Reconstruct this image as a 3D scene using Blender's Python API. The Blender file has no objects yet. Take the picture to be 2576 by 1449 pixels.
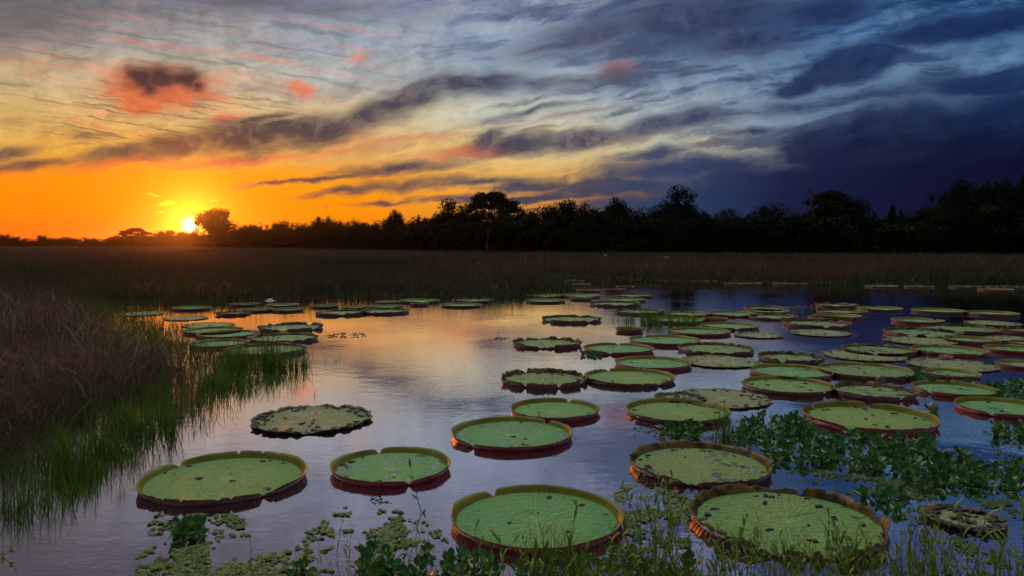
import bpy, math, random
import numpy as np
from mathutils import Vector, Matrix, noise as mnoise

sc = bpy.context.scene
COL = sc.collection
R = math.radians

# ------------------------------------------------------------------ camera
H = 2.35            # eye height above the water (m)
F = 1850.0          # focal length, in units of a 2576 wide picture
HZ = 610.0          # height of the horizon in the same units
cam = bpy.data.cameras.new('camera')
cam.sensor_width = 36.0
cam.lens = 36.0 * F / 2576.0
cam.shift_y = -(724.5 - HZ) / 2576.0
cam.clip_start = 0.05
cam.clip_end = 5000
camo = bpy.data.objects.new('camera', cam)
COL.objects.link(camo)
camo.location = (0, 0, H)
camo.rotation_euler = (R(90), 0, 0)
sc.camera = camo

# ------------------------------------------------------------------ exposure
sc.view_settings.view_transform = 'Standard'
sc.view_settings.look = 'None'
sc.view_settings.exposure = 0
sc.view_settings.gamma = 1
sc.cycles.max_bounces = 6
sc.cycles.diffuse_bounces = 2
sc.cycles.glossy_bounces = 3
sc.cycles.transmission_bounces = 3
sc.cycles.transparent_max_bounces = 6
sc.cycles.sample_clamp_indirect = 4

def lin(c, a=1.0):
    o = []
    for v in c:
        v /= 255.0
        o.append(v / 12.92 if v <= 0.04045 else ((v + 0.055) / 1.055) ** 2.4)
    return (*o, a)

# ------------------------------------------------------------------ node helper
class NT:
    def __init__(s, tree):
        s.t = tree; s.n = tree.nodes; s.l = tree.links
    def new(s, kind, **kw):
        n = s.n.new(kind)
        for k, v in kw.items(): setattr(n, k, v)
        return n
    def put(s, sock, v):
        if v is None: return
        if isinstance(v, bpy.types.NodeSocket): s.l.new(v, sock)
        else: sock.default_value = v
    def m(s, op, a, b=None, c=None, clamp=False):
        n = s.new('ShaderNodeMath', operation=op, use_clamp=clamp)
        s.put(n.inputs[0], a); s.put(n.inputs[1], b); s.put(n.inputs[2], c)
        return n.outputs[0]
    def v(s, op, a, b=None):
        n = s.new('ShaderNodeVectorMath', operation=op)
        s.put(n.inputs[0], a)
        if op == 'SCALE': s.put(n.inputs['Scale'], b)
        elif b is not None: s.put(n.inputs[1], b)
        return n.outputs['Value'] if op in ('LENGTH', 'DOT_PRODUCT', 'DISTANCE') else n.outputs[0]
    def mix(s, f, a, b, blend='MIX'):
        n = s.new('ShaderNodeMix', data_type='RGBA', blend_type=blend)
        s.put(n.inputs[0], f); s.put(n.inputs[6], a); s.put(n.inputs[7], b)
        return n.outputs[2]
    def ss(s, x, lo, hi, a=0.0, b=1.0):
        n = s.new('ShaderNodeMapRange', interpolation_type='SMOOTHSTEP')
        s.put(n.inputs[0], x); s.put(n.inputs[1], lo); s.put(n.inputs[2], hi)
        s.put(n.inputs[3], a); s.put(n.inputs[4], b)
        return n.outputs[0]
    def mr(s, x, lo, hi, a=0.0, b=1.0):
        n = s.new('ShaderNodeMapRange')
        s.put(n.inputs[0], x); s.put(n.inputs[1], lo); s.put(n.inputs[2], hi)
        s.put(n.inputs[3], a); s.put(n.inputs[4], b)
        return n.outputs[0]
    def ramp(s, x, stops, interp='LINEAR'):
        n = s.new('ShaderNodeValToRGB')
        e = n.color_ramp.elements
        n.color_ramp.interpolation = interp
        while len(e) < len(stops): e.new(0.5)
        for k, (p, c) in enumerate(stops):
            e[k].position = p; e[k].color = c
        s.put(n.inputs[0], x)
        return n.outputs[0]
    def aff(s, v, loc=(0, 0), rot=0.0, scale=(1, 1)):
        # rotate, move and scale a flat coordinate (x, y, 1); plain dot products keep the shader small
        c, k = math.cos(rot), math.sin(rot)
        a, b = scale; lx, ly = loc
        return (s.v('DOT_PRODUCT', v, (c / a, k / a, -(lx * c + ly * k) / a)),
                s.v('DOT_PRODUCT', v, (-k / b, c / b, (lx * k - ly * c) / b)))
    def map(s, v, loc=(0, 0), rot=0.0, scale=(1, 1)):
        return s.xyz(*s.aff(v, loc, rot, scale), 1.0)
    def noise(s, v, scale, detail=4, rough=0.55, dist=0.0, col=False, dim='3D'):
        n = s.new('ShaderNodeTexNoise', noise_dimensions=dim)
        s.put(n.inputs['Vector'], v); n.inputs['Scale'].default_value = scale
        n.inputs['Detail'].default_value = detail; n.inputs['Roughness'].default_value = rough
        n.inputs['Distortion'].default_value = dist
        return n.outputs[1] if col else n.outputs[0]
    def xyz(s, x, y, z=0.0):
        n = s.new('ShaderNodeCombineXYZ')
        s.put(n.inputs[0], x); s.put(n.inputs[1], y); s.put(n.inputs[2], z)
        return n.outputs[0]

# ------------------------------------------------------------------ sky (world, a function of direction only)
SUN_AZ = math.atan2(480 - 1288, F)          # azimuth east of +Y
SUN_EL = math.atan2(610 - 566, math.hypot(F, 808))
def build_sky():
    w = bpy.data.worlds.new('World'); sc.world = w; w.use_nodes = True
    w.node_tree.nodes.clear()
    g = NT(w.node_tree)
    d = g.new('ShaderNodeTexCoord').outputs['Generated']
    sp = g.new('ShaderNodeSeparateXYZ'); g.put(sp.inputs[0], d)
    x, y, z = sp.outputs
    yy = g.m('MAXIMUM', y, 0.12)
    # azimuth / elevation expressed as tangents: X grows to the right, Y downwards
    X = g.m('MULTIPLY_ADD', g.m('DIVIDE', x, yy), F / 1000, 1.288)
    Yr = g.m('MULTIPLY_ADD', g.m('DIVIDE', z, yy), -F / 1000, HZ / 1000)
    Y = g.m('MAXIMUM', Yr, -2.2)
    P = g.xyz(X, Y, 1.0)
    # slow and fast warps
    wn = g.noise(P, 2.3, 3, 0.6, col=True, dim='2D')
    wv = g.v('SUBTRACT', wn, (0.5, 0.5, 0.5))
    P1 = g.v('ADD', P, g.v('MULTIPLY', wv, (0.14, 0.06, 0)))
    wn2 = g.noise(g.map(P, rot=R(-10), scale=(1.0, 0.42)), 9, 4, 0.62, col=True, dim='2D')
    w2s = g.new('ShaderNodeSeparateXYZ'); g.put(w2s.inputs[0], wn2); wn2s = w2s.outputs[2]
    wv2 = g.v('SUBTRACT', wn2, (0.5, 0.5, 0.5))
    P2 = g.v('ADD', P1, g.v('MULTIPLY', wv2, (0.06, 0.028, 0)))
    s1 = g.new('ShaderNodeSeparateXYZ'); g.put(s1.inputs[0], g.v('ADD', P, g.v('MULTIPLY', wv, (0.22, 0.05, 0))))
    Xb = s1.outputs[0]; Yb = s1.outputs[1]
    t = g.mr(Yb, -0.6, 0.62)
    def pos(yv): return (yv / 1000 + 0.6) / 1.22
    cols = [
      (-.5, [(-260, (65,60,75)), (0,(92,90,98)), (110,(140,128,122)), (200,(180,158,118)), (300,(205,160,80)), (400,(232,148,36)), (500,(250,118,0)), (600,(240,84,0))]),
      (0.0, [(-260, (72,67,85)), (0,(108,106,114)), (90,(150,140,134)), (190,(202,176,130)), (280,(216,178,104)), (370,(232,172,70)), (450,(252,146,6)), (520,(255,138,0)), (610,(255,104,0))]),
      (.48, [(-260, (82,77,100)), (0,(118,122,136)), (100,(160,158,156)), (200,(200,188,156)), (290,(216,180,116)), (370,(238,178,80)), (440,(255,156,4)), (520,(255,150,0)), (600,(255,120,0))]),
      (.90, [(-260, (91,86,114)), (0,(124,136,160)), (100,(150,164,178)), (200,(176,180,178)), (290,(216,192,146)), (370,(240,184,96)), (440,(255,160,20)), (520,(255,146,0)), (600,(250,118,0))]),
      (1.30, [(-260, (72,72,108)), (0,(120,130,160)), (100,(134,154,180)), (200,(146,162,178)), (280,(186,188,172)), (370,(226,194,128)), (440,(232,178,86)), (490,(240,160,50)), (600,(180,100,40))]),
      (1.70, [(-260, (80,80,132)), (0,(66,86,124)), (100,(84,108,142)), (200,(116,138,164)), (300,(150,164,172)), (370,(190,182,154)), (440,(112,112,112)), (490,(54,62,86)), (600,(44,40,74))]),
      (2.10, [(-260, (74,76,136)), (0,(38,76,122)), (90,(66,104,150)), (200,(96,124,156)), (300,(110,132,160)), (370,(80,100,128)), (440,(36,54,90)), (500,(26,34,70)), (600,(34,26,66))]),
      (2.576, [(-260, (68,70,128)), (0,(26,66,112)), (110,(64,98,138)), (170,(86,118,152)), (260,(42,66,108)), (350,(16,20,54)), (450,(14,14,46)), (600,(28,18,56))]),
    ]
    out = None
    for k, (cx, st) in enumerate(cols):
        c = g.ramp(t, [(pos(a), lin(b)) for a, b in st], 'EASE')
        if out is None: out = c
        else:
            out = g.mix(g.ss(Xb, cols[k-1][0], cx), out, c)
    base = out
    P3 = g.v('ADD', P, g.v('MULTIPLY', wv2, (0.05, 0.02, 0)))
    # fibrous cloud texture, in streaks that fan out from the lower left
    fA = g.noise(g.map(P2, rot=R(-11), scale=(1.0, .17)), 4.2, 7, 0.60, 0.0, dim='2D')
    fB = g.noise(g.map(P3, rot=R(10), scale=(1.0, .085)), 3.6, 6, 0.58, 0.0, dim='2D')
    fC = g.noise(P2, 16, 6, 0.68, dim='2D')
    # high thin cirrus (light) and veil (dark)
    up = g.ss(Y, 0.47, 0.30)
    rightw = g.ss(X, 0.75, 1.5)
    cirr = g.m('MULTIPLY', g.ss(fA, 0.44, 0.66), g.m('MULTIPLY', up, g.m('MULTIPLY_ADD', rightw, .55, .25)))
    hi = g.ramp(g.mr(X, 0, 2.6), [(0, lin((215,190,160))), (.35, lin((200,196,180))), (.55, lin((196,204,200))), (.75, lin((128,156,180))), (1, lin((104,140,172)))])
    cirr = g.m('MULTIPLY', cirr, g.ss(fC, .30, .58, .45, 1.0))
    cur = g.mix(g.m('MULTIPLY', cirr, .50), base, hi)
    shade = g.ramp(g.mr(X, 0, 2.6), [(0, lin((92,80,84))), (.3, lin((98,92,106))), (.5, lin((78,84,110))), (.72, lin((40,54,92))), (1, lin((18,34,76)))])
    veil = g.m('MULTIPLY', g.ss(fA, 0.52, 0.34), g.m('MULTIPLY', g.ss(Y, 0.50, 0.36), g.m('MULTIPLY_ADD', rightw, .50, .22)))
    cur = g.mix(veil, cur, shade)
    # pink combed streaks, upper left
    lw = g.m('MULTIPLY', g.ss(X, 1.25, 0.7), g.m('MULTIPLY', g.ss(Y, 0.40, 0.25), g.ss(Y, -0.05, 0.07)))
    pk = g.m('MULTIPLY', g.m('MULTIPLY', g.ss(fB, 0.48, 0.80), lw), .60)
    cur = g.mix(pk, cur, lin((222,136,110)))
    pkd = g.m('MULTIPLY', g.m('MULTIPLY', g.ss(fB, 0.47, 0.34), g.m('MULTIPLY', g.ss(X, 1.3, .6), g.ss(Y, .40, .18))), .5)
    cur = g.mix(pkd, cur, lin((116,104,104)))
    # fine combed wisps between the puffy cloud and the long band
    fD = g.noise(g.map(P3, rot=R(9), scale=(1.0, .045)), 5.0, 4, .55, dim='2D')
    mw = g.m('MULTIPLY', g.m('MULTIPLY', g.ss(X, .95, .6), g.ss(X, .02, .2)), g.m('MULTIPLY', g.ss(Y, .19, .27), g.ss(Y, .40, .34)))
    cur = g.mix(g.m('MULTIPLY', g.m('MULTIPLY', g.ss(fD, .47, .34), mw), .65), cur, lin((128,92,80)))
    cur = g.mix(g.m('MULTIPLY', g.m('MULTIPLY', g.ss(fD, .56, .68), mw), .55), cur, lin((232,132,82)))
    # clouds as groups of soft ellipses: x, y, half length, half height, tilt (deg), weight
    def field(stamps, src, amp, noi):
        acc = None
        for (sx, sy, a, b, ang, wgt) in stamps:
            qx, qy = g.aff(src, (sx/1000, sy/1000), R(-ang), (a/850, b/780))
            ln = g.m('SQRT', g.m('MULTIPLY_ADD', qy, qy, g.m('MULTIPLY', qx, qx)))
            f = g.m('MULTIPLY_ADD', ln, -wgt, wgt)
            acc = f if acc is None else g.m('SMOOTH_MAX', acc, f, 0.12)
        return g.m('MULTIPLY_ADD', g.m('SUBTRACT', noi, 0.5), amp, acc)
    nz = g.m('ADD', g.m('MULTIPLY', fA, .6), g.m('MULTIPLY', fC, .4))
    dark = [(90,414,170,13,2,.8), (15,385,80,20,8,.8), (300,392,170,20,7,1), (460,366,160,27,12,1), (620,340,200,44,10,1.2), (800,322,180,42,8,1.2),
            (930,292,160,34,16,1.2), (1040,245,150,38,20,1.1), (1190,212,170,30,6,1.0), (985,268,120,34,22,1.1), (720,318,190,30,8,1.2), (1330,205,120,24,0,.6), (640,297,110,12,10,.9), (220,352,70,12,-6,.6),
            (1010,412,190,20,4,1), (800,440,160,8,6,.8), (930,464,210,14,6,.9), (1030,456,170,18,2,.8), (990,501,160,8,2,.8), (700,448,130,5,6,.6),
            (1240,447,220,18,0,.9), (1260,492,260,14,1,.9),
            (1225,348,70,28,20,1.1), (1300,356,120,30,0,1.2), (1450,352,150,28,4,1.2), (1620,326,160,26,10,1), (1745,302,110,30,5,1),
            (1500,86,280,52,12,.7), (1750,60,290,85,6,.9), (1860,105,210,50,8,.9), (1500,205,240,20,4,.5), (1320,280,180,9,12,.6), (60,60,200,50,10,.5), (700,10,300,26,-4,.4)]
    fd = field(dark, P2, 1.9, nz)
    md = g.m('MULTIPLY', g.ss(fd, -0.12, 0.85), .95)
    dcol = g.ramp(g.mr(X, 0, 2.6), [(0, lin((92,74,70))), (.25, lin((70,60,64))), (.42, lin((66,66,84))), (.55, lin((60,64,88))), (.68, lin((48,58,92))), (.8, lin((32,42,78))), (1, lin((14,24,60)))])
    # orange light on the undersides: the same field sampled a little higher is still cloud here
    pinks = [(80,424,220,10,3,.7), (330,415,240,14,6,.8), (620,400,260,12,5,.8), (870,372,160,14,6,.7),
             (400,222,165,60,0,1.6), (365,258,90,46,0,1.6), (520,232,80,24,-18,1.1), (280,236,60,18,10,.8), (745,222,58,20,-22,.95), (570,298,40,12,10,.9),
             (870,318,70,18,-10,.9), (900,155,38,14,0,.7), (1040,228,30,12,60,.8), (1195,372,150,20,4,1.4), (1560,180,80,36,5,1.0), (690,450,130,8,4,.6), (1000,345,220,10,4,.6),
             (1640,345,120,12,8,.5), (1450,282,170,8,10,.5), (130,135,230,7,-13,.35), (290,105,180,6,-10,.25), (1900,440,150,22,0,.6)]
    fp = field(pinks, P2, 1.6, nz)
    mp = g.m('MULTIPLY', g.ss(fp, -0.1, 0.9), .85)
    pcol = g.ramp(g.mr(X, 0, 2.6), [(0, lin((236,116,50))), (.17, lin((216,100,58))), (.26, lin((226,116,76))), (.38, lin((214,112,86))), (.47, lin((196,100,82))), (.53, lin((150,92,90))), (.6, lin((92,72,92))), (.78, lin((58,44,74))), (1, lin((40,34,66)))])
    pcol = g.mix(g.ss(Y, .20, .08), pcol, lin((214,140,122)))
    cur = g.mix(mp, cur, pcol)
    dcol = g.mix(g.m('MULTIPLY', g.ss(fC, .44, .66), .25), dcol, g.mix(.45, base, (.12, .09, .09, 1)))
    cur = g.mix(md, cur, dcol)
    top = [(350,202,58,40,0,1.7), (400,196,70,36,0,1.6), (470,198,62,30,-8,1.6), (510,214,36,20,-20,1.3), (372,228,44,26,0,1.4)]
    mt = g.m('MULTIPLY', g.ss(field(top, P2, 1.9, g.m('MULTIPLY_ADD', fC, .6, g.m('MULTIPLY', wn2s, .4))), -0.15, 1.35), .97)
    cur = g.mix(mt, cur, lin((70,52,54)))
    # heavy slate banks low on the right
    bank = [(1700,428,330,40,4,.8), (1960,466,400,70,0,.9), (1520,472,260,26,0,1), (1350,462,160,14,2,.8), (1320,494,260,15,1,.9), (1800,524,560,40,0,1.0),
            (2350,410,400,150,2,1.6), (2075,372,150,64,4,1.3), (2620,370,320,150,0,1.6), (2230,340,190,60,5,1.2), (1640,392,170,20,8,.7),
            (2155,168,170,48,8,1.4), (2010,214,90,30,20,1.0), (2240,140,110,24,-4,1.0), (2430,76,270,36,12,1.1), (2520,202,210,34,6,1.2),
            (2080,30,170,50,8,.7), (2250,240,260,26,4,.5), (2000,270,220,22,4,.5), (1880,330,170,16,4,.5)]
    mb = g.m('MULTIPLY', g.ss(field(bank, P2, 1.3, nz), 0.0, 0.62), .93)
    bcol = g.mix(g.ss(Y, 0.16, 0.42), g.ramp(g.mr(X, 0, 2.6), [(.4, lin((66,68,88))), (.6, lin((48,60,92))), (.75, lin((34,48,86))), (1, lin((22,44,88)))]),
                 g.ramp(g.mr(X, 0, 2.6), [(.4, lin((84,78,88))), (.52, lin((62,66,84))), (.66, lin((42,60,98))), (.76, lin((22,28,62))), (.88, lin((15,17,46))), (1, lin((12,14,42)))]))
    cur = g.mix(mb, cur, bcol)
    # fine mottling of the cloud sheet
    mot = g.m('MULTIPLY_ADD', g.m('SUBTRACT', fC, .5), g.m('MULTIPLY', g.ss(Y, .48, .34), .9), 1.0)
    cur = g.v('SCALE', cur, mot)
    # glow around the sun, seen through thin air
    sd = Vector((math.sin(SUN_AZ) * math.cos(SUN_EL), math.cos(SUN_AZ) * math.cos(SUN_EL), math.sin(SUN_EL)))
    dist = g.v('DISTANCE', g.v('NORMALIZE', d), tuple(sd))
    def gauss(s_, amp):
        q = g.m('DIVIDE', dist, s_)
        return g.m('MULTIPLY', g.m('EXPONENT', g.m('MULTIPLY', g.m('MULTIPLY', q, q), -1.0)), amp)
    def addc(c, f, col):
        n = g.new('ShaderNodeVectorMath', operation='SCALE'); g.put(n.inputs[0], col); g.put(n.inputs['Scale'], f)
        return g.v('ADD', c, n.outputs[0])
    cur = addc(cur, gauss(0.050, 0.10), (0.6, 0.55, 0.0))
    cur = addc(cur, gauss(0.024, 0.8), (0.9, 0.9, 0.04))
    cur = addc(cur, gauss(0.0065, 7.0), (1.0, 0.85, 0.55))
    # small bright yellow wisps over the sun
    wis = field([(423,509,28,9,5,1), (385,488,22,4,0,.8), (520,494,30,3,0,.6), (400,535,14,5,0,.8)], P2, .9, fC)
    cur = g.mix(g.m('MULTIPLY', g.ss(wis, .1, .7), .8), cur, lin((255, 236, 20)))
    # sky above the picture, out of view; its brightness is chosen to light the pads
    # the vault above the picture: dim blue-grey, with an unseen bright lobe added to light and shade the pads
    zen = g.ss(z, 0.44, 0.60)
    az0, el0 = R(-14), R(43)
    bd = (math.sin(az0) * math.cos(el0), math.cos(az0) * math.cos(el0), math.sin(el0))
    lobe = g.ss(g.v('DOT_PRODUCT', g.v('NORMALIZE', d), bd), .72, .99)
    cur = g.mix(zen, cur, g.mix(lobe, ZEN, FILL_LOBE))
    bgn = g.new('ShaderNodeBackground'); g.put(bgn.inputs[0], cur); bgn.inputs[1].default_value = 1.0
    w.cycles.sampling_method = 'NONE'
    o = g.new('ShaderNodeOutputWorld'); g.put(o.inputs[0], bgn.outputs[0])
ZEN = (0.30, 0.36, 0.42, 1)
FILL_LOBE = (3.0, 2.9, 2.6, 1)  # added bright lobe of the unseen sky, lights the pads from the sunset side
build_sky()

# ------------------------------------------------------------------ sun
sun = bpy.data.lights.new('sun', 'SUN')
sun.energy = 1.0; sun.angle = R(0.6); sun.color = (1.0, 0.20, 0.02)
suno = bpy.data.objects.new('sun', sun); COL.objects.link(suno)
SL_EL = R(2.8)
sv = Vector((math.sin(SUN_AZ) * math.cos(SL_EL), math.cos(SUN_AZ) * math.cos(SL_EL), math.sin(SL_EL)))
suno.rotation_euler = sv.to_track_quat('Z', 'Y').to_euler()
suno.location = (-20, 40, 30)

# ------------------------------------------------------------------ helpers
rng = np.random.default_rng(7)
random.seed(7)

def at(x, y, z=0.0):
    """a point given by its place in the 2576 wide picture, on the level z"""
    d = (H - z) * F / (y - HZ)
    return ((x - 1288) * d / F, d, z)
REG = {1: (0, 691.8, .3421), 2: (817.6, 691.8, .3421), 3: (1257.9, 660.4, .2691), 4: (1884.3, 660.4, .2691),
       5: (1569.8, 981.1, .3906), 6: (817.6, 981.1, .3418), 7: (0, 981.1, .3418), 0: (0, 0, 1)}
def U(reg, x, y):
    a, b, s = REG[reg]
    return a + x * s, b + y * s

def tag(o, label=None, cat=None, group=None, kind=None):
    if label: o['label'] = label
    if cat: o['category'] = cat
    if group: o['group'] = group
    if kind: o['kind'] = kind
    return o

def empty(name, loc, rz=0.0, scale=1.0):
    o = bpy.data.objects.new(name, None); COL.objects.link(o)
    o.location = loc; o.rotation_euler = (0, 0, rz)
    o.scale = (scale,) * 3 if isinstance(scale, (int, float)) else scale
    o.empty_display_size = 0.1
    return o

def obj(name, me, parent=None):
    o = bpy.data.objects.new(name, me); COL.objects.link(o)
    o.parent = parent
    return o

def copy_tree(o, parent=None):
    c = o.copy(); COL.objects.link(c); c.parent = parent
    for ch in list(o.children): copy_tree(ch, c)
    return c

class MB:
    def __init__(s): s.v = []; s.f = []; s.mi = []
    def add(s, vs, fs, mi=0):
        b = len(s.v); s.v += [tuple(v) for v in vs]
        s.f += [tuple(i + b for i in f) for f in fs]; s.mi += [mi] * len(fs)
    def tube(s, pts, rad, n=6, mi=0, cap=True):
        pts = [Vector(p) for p in pts]; rings = []
        up = Vector((0, 0, 1))
        for i, p in enumerate(pts):
            d = (pts[min(i + 1, len(pts) - 1)] - pts[max(i - 1, 0)]).normalized()
            a = d.cross(up)
            if a.length < 1e-3: a = d.cross(Vector((1, 0, 0)))
            a.normalize(); b = d.cross(a)
            rings.append([p + (a * math.cos(t) + b * math.sin(t)) * rad[i] for t in [2 * math.pi * k / n for k in range(n)]])
        vs = [v for r in rings for v in r]; fs = []
        for i in range(len(pts) - 1):
            for k in range(n):
                fs.append((i * n + k, i * n + (k + 1) % n, (i + 1) * n + (k + 1) % n, (i + 1) * n + k))
        if cap: fs.append(tuple(range(n))[::-1]); fs.append(tuple((len(pts) - 1) * n + k for k in range(n)))
        s.add(vs, fs, mi)
    def mesh(s, name, mats, smooth=True):
        me = bpy.data.meshes.new(name); me.from_pydata(s.v, [], s.f)
        for m in mats: me.materials.append(m)
        if len(mats) > 1: me.polygons.foreach_set('material_index', s.mi)
        me.polygons.foreach_set('use_smooth', [smooth] * len(s.f))
        me.update(); return me

def np_mesh(name, verts, quads, mat, tint=None, smooth=True):
    """a big mesh from arrays: verts (n,3), quads (m,4); tint (n,) goes to the attribute 'tint'"""
    me = bpy.data.meshes.new(name)
    n, m = len(verts), len(quads)
    me.vertices.add(n); me.vertices.foreach_set('co', np.ascontiguousarray(verts, dtype=np.float32).ravel())
    k = quads.shape[1]
    me.loops.add(m * k); me.loops.foreach_set('vertex_index', np.ascontiguousarray(quads, dtype=np.int32).ravel())
    me.polygons.add(m); me.polygons.foreach_set('loop_start', np.arange(0, m * k, k, dtype=np.int32))
    me.polygons.foreach_set('use_smooth', np.full(m, smooth))
    if tint is not None:
        at_ = me.attributes.new('tint', 'FLOAT', 'POINT'); at_.data.foreach_set('value', np.asarray(tint, dtype=np.float32))
    me.materials.append(mat); me.update(calc_edges=True)
    return me

# ------------------------------------------------------------------ materials
def material(name):
    m = bpy.data.materials.new(name); m.use_nodes = True
    m.node_tree.nodes.clear(); return m, NT(m.node_tree)
def out(g, sh): g.put(g.new('ShaderNodeOutputMaterial').inputs[0], sh)
def principled(g, col, rough=0.5, ior=1.45, spec=0.5, normal=None, coat=None):
    p = g.new('ShaderNodeBsdfPrincipled')
    g.put(p.inputs['Base Color'], col); g.put(p.inputs['Roughness'], rough)
    g.put(p.inputs['IOR'], ior); g.put(p.inputs['Specular IOR Level'], spec)
    if normal is not None: g.put(p.inputs['Normal'], normal)
    return p.outputs[0]
def bump(g, h, strength, dist, normal=None):
    b = g.new('ShaderNodeBump'); g.put(b.inputs['Strength'], strength); g.put(b.inputs['Distance'], dist)
    g.put(b.inputs['Height'], h)
    if normal is not None: g.put(b.inputs['Normal'], normal)
    return b.outputs[0]
def leafy(g, col, trans, rough=.55, spec=.3, tcol=None, normal=None):
    a = principled(g, col, rough, spec=spec, normal=normal)
    t = g.new('ShaderNodeBsdfTranslucent'); g.put(t.inputs[0], tcol if tcol is not None else col)
    mx = g.new('ShaderNodeMixShader'); mx.inputs[0].default_value = trans
    g.put(mx.inputs[1], a); g.put(mx.inputs[2], t.outputs[0]); return mx.outputs[0]

def mat_water():
    m, g = material('water')
    P = g.new('ShaderNodeNewGeometry').outputs['Position']
    w = g.noise(g.v('MULTIPLY', P, (1, 1, 0)), .35, 2, .5, dim='2D')
    a = g.noise(g.v('MULTIPLY', P, (1.0, 1.5, 0)), 2.6, 3, .55, dim='2D')
    b = g.noise(g.v('MULTIPLY', P, (1.0, 1.8, 0)), 12, 3, .6, dim='2D')
    b = g.m('MULTIPLY', b, g.ss(w, .40, .62, .25, 1.0))
    # the ripples are real slopes, a few degrees at most
    n1 = bump(g, a, 1.0, WATER_A)
    n2 = bump(g, b, 1.0, WATER_B, n1)
    film = g.noise(g.v('MULTIPLY', P, (1, 1, 0)), 1.3, 4, .6, dim='2D')
    col = g.mix(g.ss(film, .45, .7), (0.004, 0.006, 0.008, 1), (0.010, 0.011, 0.012, 1))
    gl = g.new('ShaderNodeBsdfGlossy'); g.put(gl.inputs['Color'], (1.0, .95, .96, 1)); g.put(gl.inputs['Roughness'], 0.03); g.put(gl.inputs['Normal'], n2)
    mx = g.new('ShaderNodeMixShader'); mx.inputs[0].default_value = .80
    g.put(mx.inputs[1], principled(g, col, 0.03, ior=WATER_IOR, normal=n2)); g.put(mx.inputs[2], gl.outputs[0])
    out(g, mx.outputs[0])
    return m
WATER_A, WATER_B, WATER_IOR = 0.0018, 0.0009, 1.5

def mat_soil():
    m, g = material('marsh_soil')
    P = g.new('ShaderNodeNewGeometry').outputs['Position']
    n = g.noise(P, .8, 5, .6); n2 = g.noise(P, 14, 4, .6)
    c = g.mix(g.ss(n, .35, .65), (0.020, 0.013, 0.008, 1), (0.040, 0.028, 0.014, 1))
    out(g, principled(g, c, .95, spec=.1, normal=bump(g, n2, .8, .03)))
    return m

def mat_grass(name, stops, trans=.25):
    m, g = material(name)
    at_ = g.new('ShaderNodeAttribute', attribute_name='tint')
    c = g.ramp(at_.outputs['Fac'], stops)
    out(g, leafy(g, c, trans, .6, .15))
    return m

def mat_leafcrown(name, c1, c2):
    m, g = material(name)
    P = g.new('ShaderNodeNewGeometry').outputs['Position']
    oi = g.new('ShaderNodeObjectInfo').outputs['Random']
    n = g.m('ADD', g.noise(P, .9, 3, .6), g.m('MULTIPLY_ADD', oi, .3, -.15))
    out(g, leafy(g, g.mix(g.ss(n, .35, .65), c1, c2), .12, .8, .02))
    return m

def mat_bark(name='tree_bark', c1=(0.03, .024, .018, 1), c2=(0.07, .055, .042, 1)):
    m, g = material(name)
    P = g.new('ShaderNodeTexCoord').outputs['Object']
    n = g.noise(g.v('MULTIPLY', P, (6, 6, 1)), 2, 4, .6)
    out(g, principled(g, g.mix(n, c1, c2), .9, spec=.1, normal=bump(g, n, .6, .03)))
    return m

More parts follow.
